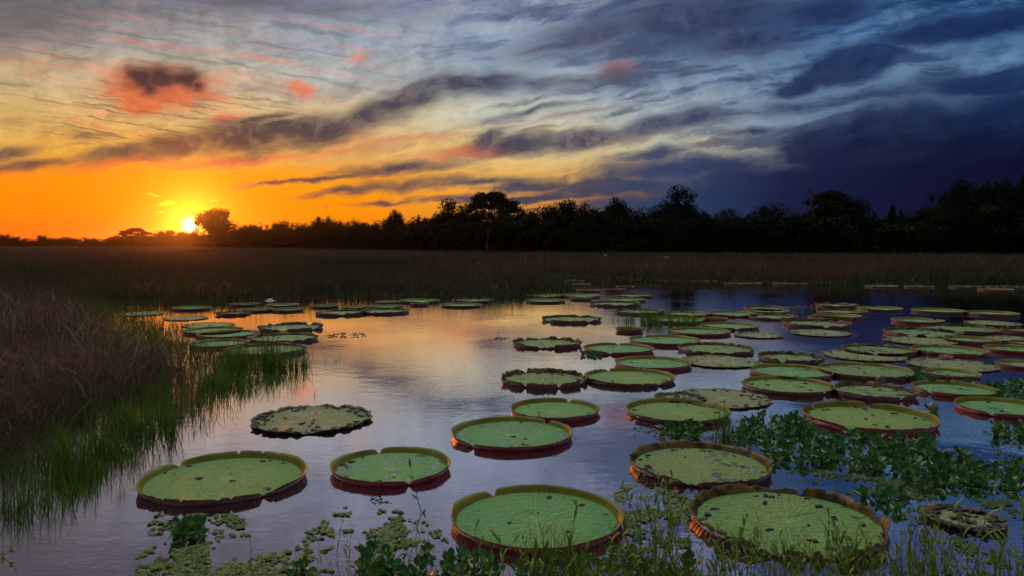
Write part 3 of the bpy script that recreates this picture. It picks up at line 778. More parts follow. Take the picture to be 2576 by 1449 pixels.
# region, left, right, front waterline, style, clefts (deg; 0 right, 90 away, 270 front), label
PADS = [
 (7,1025,2240,868,'O',[148,318],'large yellow-green pad at the lower left, cleft in its right front rim'),
 (6,62,905,722,'F',[113,296],'round green pad with wet patches and a thin twig crossing its front'),
 (6,1375,2005,240,'F',[66],'clean pale green pad half behind the one with a whitish blue stain'),
 (6,948,1808,462,'F',[230,50],'green pad with a whitish blue stain and black mud heaps near its left'),
 (6,945,2170,1222,'F',[124],'biggest clean jade green pad at the bottom centre, grass stems standing in front of it'),
 (5,25,675,232,'O',[200,42],'round green pad with a thin brown-yellow rim above the cluster of floating rosettes'),
 (5,52,945,642,'R',[252,246],'green pad dotted with black mud crumbs, its rim browned and toothed at the back'),
 (5,450,1700,1108,'T',[60,262],'huge olive pad at the bottom right with a withered brown rim'),
 (5,1152,2028,302,'W',[128,64,228,318],'wide pad with tall yellow rim split into plates, beyond the floating rosettes'),
 (5,2137,2777,195,'M',[222],'maroon-rimmed pad cut off by the right edge, small rosettes in front'),
 (4,1532,2320,1278,'M',[204],'smooth clean pad with a low pinkish red rim near the right edge, beside thick rosettes'),
 (4,785,1555,1302,'R',[142,285],'round pad with a crumbling brown front rim, beside a green bud in the water'),
 (4,-55,790,1256,'O',[150,302],'pad with tall scalloped yellow back rim and bright puddles in the right group'),
 (4,12,778,1110,'F',[152,325],'green pad whose pointed right end curls up, just behind the scalloped yellow-rimmed one'),
 (4,650,1555,1108,'O',[],'very large yellow-rimmed pad with a puddle and a strip of leaf in its middle'),
 (4,1640,2155,1098,'F',[300],'small crumpled cupped pad among rosettes right of the big yellow-rimmed pad'),
 (4,1475,2350,1028,'L',[],'flat rimless pale pad with a pink flower at its back edge'),
 (4,690,1480,932,'L',[],'flat pale pad mostly hidden behind the very large yellow-rimmed pad'),
 (4,870,1572,882,'R',[238,60],'pad with torn yellow rim and a single thin stalk rising in front of it'),
 (4,1520,2228,888,'F',[292],'wide pad with a clean V cleft at the front, just behind the pink flower'),
 (4,2200,2750,862,'M',[],'low smooth pad running out of the view at the right, behind the pink flower pad'),
 (4,2313,2830,1008,'M',[],'dark smooth pad cut by the right edge, level with the pink flower pad'),
 (4,2435,2900,802,'O',[],'yellow-rimmed pad cut by the right edge, highest of the three at that edge'),
 (4,1618,2370,674,'R',[],'large ragged yellow-rimmed pad behind the narrow smooth pad at the right'),
 (4,1255,2000,712,'T',[],'flattish pad with a torn dark left corner in the right group'),
 (4,1252,1950,778,'L',[],'flat muddy-edged pad just in front of the torn dark-cornered one'),
 (4,1830,2345,770,'M',[],'narrow clean pad with a smooth brown rim between two flat muddy pads at the right'),
 (4,2370,2900,682,'R',[],'ragged pad cut by the right edge in the fourth row from the far bank'),
 (4,2200,2720,748,'L',[],'pale flat pad at the right edge without any rim'),
 (4,1330,1822,580,'F',[20],'small neat pad alone in open blue water right of centre'),
 (4,1517,2032,484,'F',[],'left pad of a touching pair in the far right water, even green rim'),
 (4,2035,2530,508,'O',[],'far right pad of a touching pair, rim notched at the front'),
 (4,2010,2560,598,'L',[],'flat drowned pad with black lumps along its left edge, far right'),
 (4,1003,1438,460,'F',[80,262],'far pad with a cleft front and back in open blue water'),
 (4,620,1030,427,'R',[],'far ragged pad with a dark mud raft to its left'),
 (4,630,1102,492,'R',[],'brown-lipped far pad behind two nested green ones'),
 (4,612,1050,532,'F',[],'green far pad, the rear one of two nested together'),
 (4,558,965,548,'F',[],'green far pad, the front one of two nested together'),
 (4,310,960,620,'T',[],'large pad with a lumpy brown rim in front of two nested green pads'),
 (4,380,960,698,'L',[],'flat pad breaking up into black mud, in front of the lumpy brown-rimmed one'),
 (4,88,705,957,'T',[60,300],'torn pad with curled dark red rim pieces on its front, amid flat rotting pads'),
 (3,1710,2420,990,'L',[],'flat yellowish pad with mud on its front edge, right of the smooth dark-rimmed pad'),
 (3,1670,2370,874,'R',[],'big pad with bright puddles and a yellow scrap on its right rim'),
 (3,1082,1780,1020,'F',[],'green pad tucked behind the largest pad of the middle pair, tall clean rim'),
 (3,805,1622,1172,'O',[112,302],'large middle pad touching a torn one, V cleft at its right front'),
 (3,15,805,1184,'T',[115,242,288],'torn pad with perforated rim and a big pale puddle, leftmost of the middle pair'),
 (3,790,1425,870,'F',[82,248],'neat pad with two tiny rosettes at its left front'),
 (3,1215,1872,788,'F',[118,300],'neat pad with wide clefts front and back, overlapping two pads to its right'),
 (3,128,750,812,'T',[278],'pad with a moth-eaten rim full of holes, alone at the left of the middle group'),
 (3,1595,2155,694,'M',[],'clean pad with a bright purple-red outside, no cleft'),
 (3,1880,2415,637,'O',[268],'pad with yellow rim behind the purple-red one'),
 (3,1400,1910,577,'F',[50],'pad behind the tall green reeds in the middle'),
 (3,1900,2120,556,'Y',[],'small low pad squeezed between two larger ones in the middle distance'),
 (3,1092,1325,657,'Y',[],'young little pad with a proportionally high yellow rim, left of the reeds'),
 (3,393,945,572,'T',[],'curled pad with burnt-looking ragged rim alone in the open water'),
 (3,1075,1535,492,'R',[],'ragged pad just beyond the standing reeds'),
 (3,1540,1960,512,'F',[90,270],'pad split front and back, beyond the one among the reeds'),
 (3,1930,2400,514,'F',[268],'pad with small rosettes growing over its back rim'),
 (4,-8,455,542,'R',[262],'brown-rimmed pad in front of a low row at centre right'),
 (4,-10,380,484,'F',[],'thin green pad in the back row at centre right'),
 (4,-45,362,457,'R',[],'rearmost dark pad of the centre right row'),
 (3,2195,2640,714,'L',[],'flat dark drowned pad right of the yellow-rimmed middle pad'),
 (3,845,1315,417,'T',[],'curled brown pad, front of three stacked up toward the far channel'),
 (3,972,1358,374,'F',[],'smooth pad, middle of three stacked up toward the far channel'),
 (3,1048,1430,332,'R',[],'ragged pad, rearmost of three stacked up toward the far channel'),
 (3,655,855,357,'Y',[],'tiny young pad near the mouth of the far channel'),
 (3,590,940,334,'F',[268],'cleft pad in the channel mouth beside the tiny young one'),
 (3,245,605,382,'F',[],'lone smooth pad off the tip of the grass bank'),
 (3,260,592,332,'F',[268],'cleft pad right against the tip of the grass bank'),
 (3,720,930,277,'F',[],'small distant pad inside the far channel, near end'),
 (3,960,1175,267,'R',[],'distant ragged pad on the right of the far channel'),
 (3,1090,1270,240,'R',[],'farthest yellow-brown pad at the right of the channel'),
 (3,680,850,218,'F',[],'distant dark pad deep in the far channel'),
 (3,600,785,184,'R',[],'remotest brown pad at the far end of the channel'),
 (3,1770,2035,190,'M',[],'dark red pad under the far bank, left of centre right'),
 (3,2095,2450,212,'R',[],'muddy yellow pad under the far bank'),
 (4,215,540,214,'M',[],'dark red pad with two light clefts under the far bank'),
 (4,1085,1395,237,'M',[],'thin red pad alone under the far right bank'),
 (4,1445,1730,240,'R',[],'thin broken pad under the far right bank'),
 (4,1860,2175,243,'M',[],'long dark pad against the far right bank'),
 (4,2135,2480,270,'F',[],'nearest of the far right bank pads, with a pale end'),
 (4,2210,2590,246,'M',[],'dark pad partly behind another at the far right bank'),
 (2,552,840,210,'F',[285],'cleft pad under the middle of the grass bank'),
 (2,935,1245,206,'R',[],'ragged pad hugging the grass bank right of the middle'),
 (2,855,1147,242,'F',[],'clean bright pad a little off the grass bank'),
 (2,635,755,228,'Y',[],'small brown young pad by the cleft one under the bank'),
 (2,320,560,252,'F',[],'green pad right behind a ragged one in the sunset reflection'),
 (2,258,615,292,'R',[],'ragged pad at the upper edge of the sunset reflection'),
 (2,130,310,254,'F',[],'small smooth pad left of the green one at the top of the reflection'),
 (2,375,545,214,'F',[],'thin pale pad close under the grass bank'),
 (1,2290,2490,246,'F',[],'neat pad at the left end of the bank row'),
 (1,2318,2690,304,'T',[],'dark flattened pad touching the upper left of the reflection'),
 (1,1900,2375,422,'T',[330],'curled yellow pad with a lifted tip, alone where the reflection is most orange'),
 (1,1825,2335,508,'R',[],'ragged pad just below the curled yellow one'),
 (1,1650,2250,608,'R',[140],'front pad of the left cluster, dark rim behind green reeds'),
 (1,1390,1825,547,'F',[],'smooth pad at the left behind the reeds of the bank'),
 (1,1450,1905,476,'F',[],'long smooth pad overlapping the ragged one in the left cluster'),
 (1,1350,1785,446,'O',[20],'yellow-rimmed pad with a curled right tip in the left cluster'),
 (1,1340,1720,392,'L',[],'flat pad glittering behind the left cluster'),
 (1,1780,2010,274,'F',[],'small pad beside the dark bank, next to the white flower'),
 (1,2005,2230,274,'F',[],'second small pad right of the white flower'),
 (1,1960,2200,240,'F',[],'thin pad directly below the white flower'),
 (1,1270,1550,264,'F',[],'thin dark pad near the narrow strip of inlet water'),
 (1,1590,1840,302,'R',[],'broken pad edging the orange glitter on the left'),
 (1,870,1200,304,'L',[],'pale flat pad half swallowed by the bank grass'),
 (1,1210,1530,338,'L',[],'flat glittering pad left of the broken one'),
 (1,1690,1900,232,'F',[],'low dark pad left of the white flower under the bank'),
 (7,1855,2727,332,'B',[],'dying flat pad rimmed with black rotten lumps, left of the open reflection'),
 (3,1640,2520,1372,'L',[],'broad flat greyish pad with mud lumps along its right end'),
 (3,1462,1900,1322,'B',[],'pad rotted into a black heap of lumps beside the broad flat greyish one'),
 (5,1960,2440,925,'B',[],'faded sunken pad fragment low in the right corner water'),
]
SETS = {'F': ('pad', 'rin', 'rout'), 'O': ('pado', 'rin', 'routb'), 'R': ('padow', 'rinb', 'routb'), 'T': ('padow', 'rinb', 'routb'), 'L': ('padb', 'rinb', 'routb'),
        'Y': ('pado', 'rin', 'routb'), 'B': ('padb', 'rinb', 'mud'), 'M': ('padw', 'rin', 'rout'), 'W': ('pado', 'rin', 'rout')}
GRP = 'giant lily pads floating on the marsh water'
PADPOS = []
for i, (reg, x0, x1, yf, st, nt, lab) in enumerate(PADS):
    cx, cy, r = pad_place(reg, x0, x1, yf)
    ms = list(SETS[st])
    if st == 'F' and i not in (4,) and i % 2: ms[0] = 'padw'
    if i == 7: ms[0] = 'pado'
    if i == 14: ms[0] = 'padow'
    if cy > 24 and ms[2] == 'rout': ms[2] = 'routb'
    o = make_pad('lily_pad', cx, cy, r, st, nt, i * 3.7 + 1, z=.0005 * (i % 7), mats=[M[k] for k in ms])
    tag(o, lab, 'lily pad', GRP); PADPOS.append((cx, cy, r))

# ------------------------------------------------------------------ small floating and standing plants
def poly_px(reg, pts): return np.array([at(*U(reg, x, y))[:2] for x, y in pts])
def fill(poly, n, mind=0.0):
    """random points inside a polygon on the water; n is the wanted number"""
    lo, hi = poly.min(0), poly.max(0); pts = []
    tries = 0
    while len(pts) < n and tries < n * 60:
        tries += 1
        p = rng.uniform(lo, hi)
        if not inside(poly, np.array([p[0]]), np.array([p[1]]))[0]: continue
        if mind and any((p[0]-q[0])**2 + (p[1]-q[1])**2 < mind**2 for q in pts[-200:]): continue
        pts.append((p[0], p[1]))
    return pts
def off_pads(x, y, m=0.02):
    return all((x - a) ** 2 + (y - b) ** 2 > (r * 1.03 + m) ** 2 for a, b, r in PADPOS)

def leaf_patch(mb, base, dirv, up, L, W, cup=.25, mi=0, n=5, droop=0.0):
    """one broad leaf: a cupped grid, 3 across"""
    d = dirv.normalized(); s = d.cross(up).normalized(); u = s.cross(d).normalized()
    vs = []; fs = []
    for i in range(n + 1):
        t = i / n; w = W * math.sin(math.pi * min(1, (t * .93 + .07)) ** .8) ** .75 if t < 1 else 0.02 * W
        c = base + d * (L * t) + u * (cup * L * t * t) - Vector((0, 0, droop * L * t * t))
        vs += [c - s * w / 2 + u * (w * .25), c, c + s * w / 2 + u * (w * .25)]
    for i in range(n):
        a = i * 3; fs += [(a, a + 1, a + 4, a + 3), (a + 1, a + 2, a + 5, a + 4)]
    mb.add(vs, fs, mi)

def rosette(k, small=False):
    """water hyacinth: a whorl of round glossy leaves on short swollen stalks"""
    root = empty('water_hyacinth', (0, 0, 0)); nl = random.randint(6, 9); st = MB()
    for j in range(nl):
        a = j * 2.4 + random.uniform(-.3, .3); inc = random.uniform(.35, 1.15); L = random.uniform(.045, .075)
        out_ = Vector((math.cos(a) * math.cos(inc), math.sin(a) * math.cos(inc), math.sin(inc)))
        sl = random.uniform(.02, .07); b = Vector((math.cos(a) * .012, math.sin(a) * .012, -.01))
        e = b + out_ * sl + Vector((0, 0, .012))
        st.tube([b, (b + e) / 2, e], [.006, .009, .004], 5)
        lb = MB(); leaf_patch(lb, e, Vector((out_.x, out_.y, out_.z * random.uniform(.5, 1.1))), Vector((0, 0, 1)), L, L * random.uniform(.95, 1.2), .28)
        obj('leaf', lb.mesh('leaf', [M['hyb'] if random.random() < .10 else M['hya']]), root)
    obj('stalks', st.mesh('stalks', [M['hya']]), root)
    return root
proto = [rosette(k) for k in range(8)]
used = set()
def put(protos, k, loc, rz, scale, label, cat, group):
    k = k % len(protos)
    key = id(protos), k
    if key in used: o = copy_tree(protos[k])
    else: o = protos[k]; used.add(key)
    o.location = loc; o.rotation_euler = (0, 0, rz); o.scale = (scale,) * 3
    tag(o, label, cat, group); return o
HY = [
 (poly_px(5, [(215,240),(480,240),(475,330),(240,335)]), 13, 'glossy rosette in the little raft below the round pad, left of the big rosette drift'),
 (poly_px(5, [(690,310),(780,215),(890,190),(1060,190),(1140,185),(1200,250),(1340,275),(1340,480),(1180,500),(1050,460),(960,500),(930,420),(820,390),(700,360)]), 64, 'dark green rosette in the left end of the big drift, behind the mud-dotted pad'),
 (poly_px(5, [(1340,275),(1560,300),(1960,330),(2050,420),(2100,500),(2050,600),(1800,570),(1500,540),(1340,500)]), 66, 'dark green rosette in the middle of the big drift in front of the plated rim'),
 (poly_px(5, [(2050,420),(2250,440),(2576,490),(2800,570),(2800,690),(2576,660),(2300,640),(2050,620)]), 40, 'dark green rosette at the right end of the big drift'),
 (poly_px(5, [(1600,600),(2000,620),(2300,660),(1900,720),(1780,790),(1650,760),(1400,640)]), 12, 'scattered rosette floating apart, right of the withered pad'),
 (poly_px(4, [(2130,1080),(2280,1085),(2430,1130),(2571,1150),(2700,1290),(2450,1300),(2330,1270),(2180,1180)]), 26, 'rosette in the thick raft at the right edge beyond the smooth pink-rimmed pad'),
 (poly_px(4, [(1560,1010),(1640,1090),(1880,1130),(2060,1130),(2050,1180),(1700,1150),(1560,1090)]), 16, 'rosette among those fringing the small crumpled pad'),
 (poly_px(5, [(2370,240),(2440,250),(2620,180),(2700,330),(2500,330),(2380,310)]), 13, 'rosette in front of the pad cut off at the right edge'),
 (poly_px(3, [(750,840),(850,850),(950,870),(940,895),(760,880)]), 5, 'tiny rosette at the left front of a neat pad in the middle distance'),
 (poly_px(7, [(1290,990),(1480,990),(1500,1110),(1280,1110)]), 8, 'rosette in the dark tuft in front of the large yellow-green pad'),
 (poly_px(6, [(-300,1330),(300,1200),(700,1190),(920,1240),(1200,1290),(1700,1290),(2050,1230),(2350,1200),(2700,1300),(2700,1440),(-300,1440)]), 38, 'big-leaved rosette crowding the near bank at the bottom of the view'),
 (poly_px(4, [(370,425),(620,430),(600,475),(460,480)]), 6, 'distant rosette beside the muddy raft at far centre right'),
 (poly_px(1, [(1250,700),(1500,690),(1560,900),(1330,960),(1200,900)]), 12, 'rosette at the wet edge of the left grass bank'),
 (poly_px(5, [(0,700),(260,900),(300,1250),(0,1250)]), 10, 'rosette between the grass shoots in front of the jade green pad'),
]
rn = 0
for poly, n, lab in HY:
    for (x, y) in fill(poly, n, .075):
        if not off_pads(x, y, -.02) or rn >= 298: continue
        near_b = 'bottom of the view' in lab
        put(proto, random.randrange(8) if rn >= 8 else rn, (x, y, 0.0), random.uniform(0, 6.28), random.uniform(.8, 1.22) * (1.0 if near_b else 1.0), lab, 'water hyacinth', lab.replace('rosette', 'rosettes', 1))
        rn += 1

# small oval leaves lying flat on the water: thousands, one carpet
def carpet(name, specs, label, lo=.014, hi=.028, tlo=.2, thi=.9):
    P = []
    for poly, n in specs:
        for p in fill(poly, n): 
            if off_pads(*p): P.append(p)
    P = np.array(P)
    keep = rng.uniform(0, 1, len(P)) < np.clip((vnoise(P[:, 0], P[:, 1], .28, 5) * .6 + vnoise(P[:, 0], P[:, 1], .09, 6) * .4 - .42) * 3.0, 0.0, 1)
    P = P[keep]; n = len(P)
    rad = rng.uniform(lo, hi, n); el = rng.uniform(.6, .95, n); rot = rng.uniform(0, 6.28, n); tl = rng.normal(0, .14, (n, 2))
    m = 8; rings = [(0, .0), (.6, .0), (1.0, -.22)]
    V = np.zeros((n, 1 + 2 * m, 3)); base = .006 + rng.uniform(0, .006, n)
    V[:, 0, 0] = P[:, 0]; V[:, 0, 1] = P[:, 1]; V[:, 0, 2] = base + rad * .22
    for i in (1, 2):
        f = rings[i][0]
        for q in range(m):
            t = 2 * np.pi * q / m
            lx = rad * f * np.cos(t); ly = rad * f * el * np.sin(t)
            V[:, 1 + (i - 1) * m + q, 0] = P[:, 0] + lx * np.cos(rot) - ly * np.sin(rot)
            V[:, 1 + (i - 1) * m + q, 1] = P[:, 1] + lx * np.sin(rot) + ly * np.cos(rot)
            V[:, 1 + (i - 1) * m + q, 2] = base + rad * (.18 if i == 1 else -.12) + lx * tl[:, 0] + ly * tl[:, 1]
    q1 = np.array([[0, 1 + q, 1 + (q + 1) % m, 1 + (q + 1) % m] for q in range(m)])
    q2 = np.array([[1 + q, 1 + m + q, 1 + m + (q + 1) % m, 1 + (q + 1) % m] for q in range(m)])
    tri = q1[:, :3]
    T = np.repeat(np.clip(rng.uniform(tlo, thi, n), 0, 1), 1 + 2 * m)
    b = np.arange(n)[:, None, None] * (1 + 2 * m)
    me = bpy.data.meshes.new(name)
    V = V.reshape(-1, 3)
    F3 = (b + tri[None]).reshape(-1, 3); F4 = (b + q2[None]).reshape(-1, 4)
    me.vertices.add(len(V)); me.vertices.foreach_set('co', V.astype(np.float32).ravel())
    loops = np.concatenate([F3.ravel(), F4.ravel()]).astype(np.int32)
    me.loops.add(len(loops)); me.loops.foreach_set('vertex_index', loops)
    st = np.concatenate([np.arange(len(F3)) * 3, len(F3) * 3 + np.arange(len(F4)) * 4]).astype(np.int32)
    me.polygons.add(len(st)); me.polygons.foreach_set('loop_start', st); me.polygons.foreach_set('use_smooth', np.full(len(st), True))
    a_ = me.attributes.new('tint', 'FLOAT', 'POINT'); a_.data.foreach_set('value', T.astype(np.float32))
    me.materials.append(M['salv']); me.update(calc_edges=True)
    return tag(obj(name, me), label, 'floating leaves', kind='stuff')
carpet('floating_leaves', [
    (poly_px(7, [(1100,960),(1180,905),(1380,920),(1700,915),(1830,970),(1780,1060),(2100,1120),(2330,1010),(2576,940),(2700,1100),(2700,1420),(1000,1420),(1010,1230),(1090,1180)]), 4200),
    (poly_px(6, [(-20,930),(160,860),(500,880),(700,960),(930,1060),(960,1240),(1000,1400),(-20,1400)]), 6500),
    (poly_px(6, [(2130,740),(2250,690),(2420,740),(2600,900),(2600,1100),(2300,1150),(2160,1020)]), 1300),
    (poly_px(5, [(0,620),(230,620),(420,690),(450,900),(400,1250),(0,1250)]), 2000)], 'carpet of small oval yellowish floating leaves along the near bank')
carpet('floating_weed', [
    (poly_px(5, [(950,480),(1180,500),(1500,560),(2000,600),(2500,640),(2700,760),(2300,760),(1950,700),(1600,720),(1250,610),(980,560)]), 3800),
    (poly_px(5, [(2300,260),(2700,270),(2700,480),(2400,440)]), 500),
    (poly_px(5, [(1780,760),(2500,740),(2700,900),(2700,1200),(1800,1250)]), 1800),
    (poly_px(5, [(20,240),(600,220),(700,280),(500,340),(60,300)]), 300)], 'thin dark weed and small round leaves floating between rosettes and pads on the right', .010, .024, 0.0, .55)

# dark rafts of drifting dead plant matter
def drift(reg, pts, n, label, sz=.03):
    P = fill(poly_px(reg, pts), n); mb = MB()
    c = np.mean(P, axis=0)
    for x, y in P:
        for j in range(4):
            px, py = x + random.gauss(0, sz), y + random.gauss(0, sz); s = sz * random.uniform(.3, 1.0); m = 6
            vs = [(px - c[0], py - c[1], s * random.uniform(.2, .9))]
            for q in range(m):
                t = 2 * math.pi * q / m; w = s * random.uniform(.6, 1.5)
                vs.append((px - c[0] + w * math.cos(t), py - c[1] + w * math.sin(t), -.004 + .004 * random.random()))
            mb.add(vs, [(0, 1 + q, 1 + (q + 1) % m) for q in range(m)])
    o = obj('drifting_debris', mb.mesh('drifting_debris', [M['mud']], False)); o.location = (c[0], c[1], 0)
    tag(o, label, 'debris', 'dark rafts of drifting plant debris')
drift(2, [(10,448),(90,425),(290,425),(290,455),(170,462),(20,462)], 60, 'dark raft of debris in the orange reflection right of the curled yellow pad')
drift(2, [(1195,478),(1260,460),(1380,462),(1300,478),(1220,488)], 26, 'small dark raft left of the moth-eaten pad')
drift(4, [(340,410),(600,395),(610,415),(480,440),(360,425)], 50, 'muddy raft left of the far ragged pad')
drift(3, [(2200,640),(2400,630),(2420,660),(2250,680)], 24, 'bits of debris left of the drowned pad in the middle distance')
drift(6, [(320,830),(380,780),(460,810),(450,850),(360,870)], 12, 'drowned snail shell and twigs on the near water below the round green pad', .02)
drift(4, [(820,660),(1040,655),(1030,690),(860,690)], 24, 'string of debris off the muddy flat pad in the blue water')

# ------------------------------------------------------------------ standing tufts and shoots
def tuft(nb, h, w):
    n = nb
    x = rng.normal(0, .025, n); y = rng.normal(0, .025, n)
    hh = h * rng.uniform(.5, 1.1, n)
    me = blades('blades', x, y, -.02, hh, np.full(n, w) * rng.uniform(.7, 1.3, n), rng.normal(0, .16, n) * h, np.abs(rng.normal(.05, .30, n)) * h, np.clip(rng.normal(.45, .18, n), 0, 1), M['green'], 4)
    r = empty('reed_tuft', (0, 0, 0)); obj('blades', me, r); return r
tufts = [tuft(6, .22, .006), tuft(9, .26, .006), tuft(12, .30, .007), tuft(4, .20, .006), tuft(3, .16, .006), tuft(16, .30, .007)]
TU = []
def tz(reg, pts, n, s, lab, ks=(0, 1, 2, 5)):
    for x, y in fill(poly_px(reg, pts), n): TU.append((x, y, s, lab, ks))
def t1(reg, x, y, s, lab, k): 
    p = at(*U(reg, x, y)); TU.append((p[0], p[1], s, lab, (k,)))
tz(1, [(1560,690),(1700,640),(1990,660),(2300,670),(2330,690),(1950,700),(1700,720)], 46, 1.35, 'green reed tuft in the stand before the front pad of the left cluster')
tz(1, [(1930,670),(2080,668),(2080,690),(1930,692)], 12, 1.6, 'tall reed tuft in the densest clump of the left stand')
tz(1, [(1500,760),(1900,810),(1850,870),(1560,880),(1420,860)], 22, 1.0, 'low tuft where the left bank meets the water')
tz(1, [(700,1200),(1000,1130),(1330,1130),(1300,1180),(900,1230)], 22, 1.2, 'grass tuft leaning over the water at the foot of the left bank', (1, 2, 5))
tz(7, [(380,520),(520,480),(830,470),(660,560),(420,640)], 16, 1.2, 'grass tuft low on the left bank, over its reflection', (1, 2, 5))
for k, (x, y) in enumerate([(700,660),(560,790),(490,650),(480,860),(210,950),(400,860),(270,880),(620,700),(430,780),(340,800),(150,900),(60,870)]):
    t1(7, x, y, 1.15, ['bent tuft standing alone nearest the large yellow-green pad', 'reed tuft in open water off the lower left bank'][k > 0], 0 if k % 2 else 1)
for k, (x, y) in enumerate([(980,640),(1010,655),(840,650),(870,790),(890,770),(650,850)]):
    t1(7, x, y, .8, 'little bent sprig left of the large yellow-green pad', 4)
for k, (x, y) in enumerate([(1970,850),(2020,855),(2160,850),(2335,890),(2400,640),(2475,640),(1910,830),(2505,620),(1845,870)]):
    t1(1, x, y, .95, 'thin sprig sticking out of the bright water left of centre', 3)
tz(3, [(1030,540),(1160,530),(1250,540),(1240,565),(1090,560)], 10, 1.1, 'thin reed tuft left of the dense reed clump in the middle')
tz(3, [(1320,560),(1420,540),(1600,560),(1880,575),(1860,600),(1600,605),(1350,600)], 40, 1.3, 'dense green reed tuft among the middle pads', (2, 5))
tz(5, [(590,330),(680,310),(680,340),(600,345)], 7, 1.1, 'upright tuft between the round pad and the rosettes')
tz(5, [(740,250),(760,250),(760,270),(740,270)], 2, .8, 'short tuft at the left end of the rosette drift')
t1(3, 1320, 1165, .7, 'sprig at the cleft of the large middle pad', 4); t1(3, 1422, 1160, .9, 'tall sprig right of the cleft of the large middle pad', 4)
tn = 0
for x, y, s, lab, ks in TU:
    k = ks[random.randrange(len(ks))]
    if tn < 6: k = tn
    if not off_pads(x, y, -.03): continue
    put(tufts, k, (x, y, 0), random.uniform(0, 6.28), 1.4 * s * random.uniform(.8, 1.2), lab, 'grass tuft', lab.replace('tuft', 'tufts', 1)); tn += 1

def shoot(kind):
    """emergent marsh grass: a jointed stem with alternate lance-shaped leaves"""
    r = empty('grass_shoot', (0, 0, 0)); h = random.uniform(.34, .52); n = 7
    ax = Vector((random.uniform(-.25, .25), random.uniform(-.15, .15), 1)); pts = []
    p = Vector((0, 0, -.03)); bend = Vector((random.uniform(-.12, .12), random.uniform(-.08, .08), 0))
    for i in range(n):
        pts.append(p.copy()); p = p + (ax + bend * i).normalized() * (h / n)
    st = MB(); st.tube(pts, [.0028 - .0002 * i for i in range(n)], 5)
    obj('stem', st.mesh('stem', [M['shoot']]), r)
    a0 = random.uniform(0, 6.28)
    for i in range(1, n):
        if kind == 'sparse' and i % 2: continue
        a = a0 + i * math.pi + random.uniform(-.6, .6); inc = random.uniform(.7, 1.25)
        d = Vector((math.cos(a) * math.cos(inc), math.sin(a) * math.cos(inc), math.sin(inc)))
        L = random.uniform(.10, .19) * (1 - .05 * i); W = random.uniform(.013, .023)
        mb = MB(); dd = d.normalized(); s = dd.cross(Vector((0, 0, 1))).normalized(); vs = []; fs = []; m = 5
        for j in range(m + 1):
            t = j / m; w = W * math.sin(math.pi * (t * .88 + .09)) if j < m else .0006
            c = pts[i] + dd * (L * t) - Vector((0, 0, .35 * L * t * t)) * random.choice([.6, 1, 1.1]) + s * .0
            vs += [c - s * w / 2 + Vector((0, 0, w * .2)), c, c + s * w / 2 + Vector((0, 0, w * .2))]
        for j in range(m):
            q = j * 3; fs += [(q, q + 1, q + 4, q + 3), (q + 1, q + 2, q + 5, q + 4)]
        mb.add(vs, fs); obj('leaf', mb.mesh('leaf', [M['shoot']]), r)
    return r
shoots = [shoot('full' if i % 3 else 'sparse') for i in range(12)]
SH = []
def sz_(reg, pts, n, s, lab):
    for x, y in fill(poly_px(reg, pts), n): SH.append((x, y, s, lab))
sz_(0, [(1180,1470),(1560,1440),(1580,1520),(1180,1540)], 20, 1.1, 'leafy shoot at the bottom edge before the jade green pad')
sz_(0, [(1560,1330),(1700,1310),(1760,1420),(1760,1540),(1560,1540)], 30, 1.1, 'leafy shoot in the strip between the jade pad and the withered pad')
sz_(0, [(1740,1420),(2240,1425),(2260,1560),(1740,1560)], 84, .95, 'leafy shoot of the thick stand in front of the withered pad')
sz_(0, [(2240,1440),(2620,1430),(2640,1560),(2240,1560)], 46, 1.2, 'leafy shoot in the bottom right corner')
sz_(0, [(360,1440),(830,1400),(1160,1400),(1180,1530),(360,1540)], 26, .75, 'thin leafy shoot among the floating leaves at the bottom left of centre')
sz_(6, [(2140,760),(2300,700),(2420,760),(2400,900),(2180,900)], 9, .42, 'short shoot right of the jade green pad')
sn = 0
for x, y, s, lab in SH:
    if not off_pads(x, y, -.05): continue
    put(shoots, sn if sn < 12 else random.randrange(12), (x, y, 0), random.uniform(0, 6.28), s * random.uniform(.6, 1.3), lab, 'grass shoot', lab.replace('shoot', 'shoots', 1)); sn += 1

def single_shoot(name, pts3, leaves, label, mat, w=.004):
    """one particular plant traced from the photo, built where it stands"""
    r = empty(name, pts3[0]); o = Vector(pts3[0])
    mb = MB(); mb.tube([Vector(p) - o for p in pts3], [w * (1 - .7 * i / len(pts3)) for i in range(len(pts3))], 5)
    obj('stem', mb.mesh('stem', [mat]), r)
    for (i, dx, dz, L, W) in leaves:
        lb = MB(); leaf_patch(lb, Vector(pts3[i]) - o, Vector((dx, random.uniform(-.3, .3), dz)), Vector((.1, -1, .3)), L, W, .1, n=6)
        obj('leaf', lb.mesh('leaf', [mat]), r)
    return tag(r, label, 'plant')
def pix3(x, y, d): return Vector(((x - 1288) * d / F, d, H - (y - HZ) * d / F))
b = at(1075, 1290)[1]
single_shoot('water_plant', [pix3(1062,1296,b), pix3(1050,1255,b), pix3(1046,1225,b), pix3(1040,1205,b), pix3(1032,1175,b)],
    [(4,-.1,1,.09,.022), (3,-.7,.6,.06,.014), (1,-.7,.5,.07,.02), (0,.5,1,.07,.02), (0,-.9,-.1,.06,.02)], 'thin dark twig with narrow leaves rising in front of the round green pad', M['shoot'])
single_shoot('water_plant', [pix3(-20,1390,5.5), pix3(8,1398,5.5), pix3(25,1385,5.5), pix3(45,1365,5.5)], [(1,.2,1,.05,.022), (2,.9,-.2,.05,.02), (2,.3,1,.045,.02), (1,-.2,-1,.05,.02)], 'dark leafy twig leaning in at the lower left corner', M['shoot'])
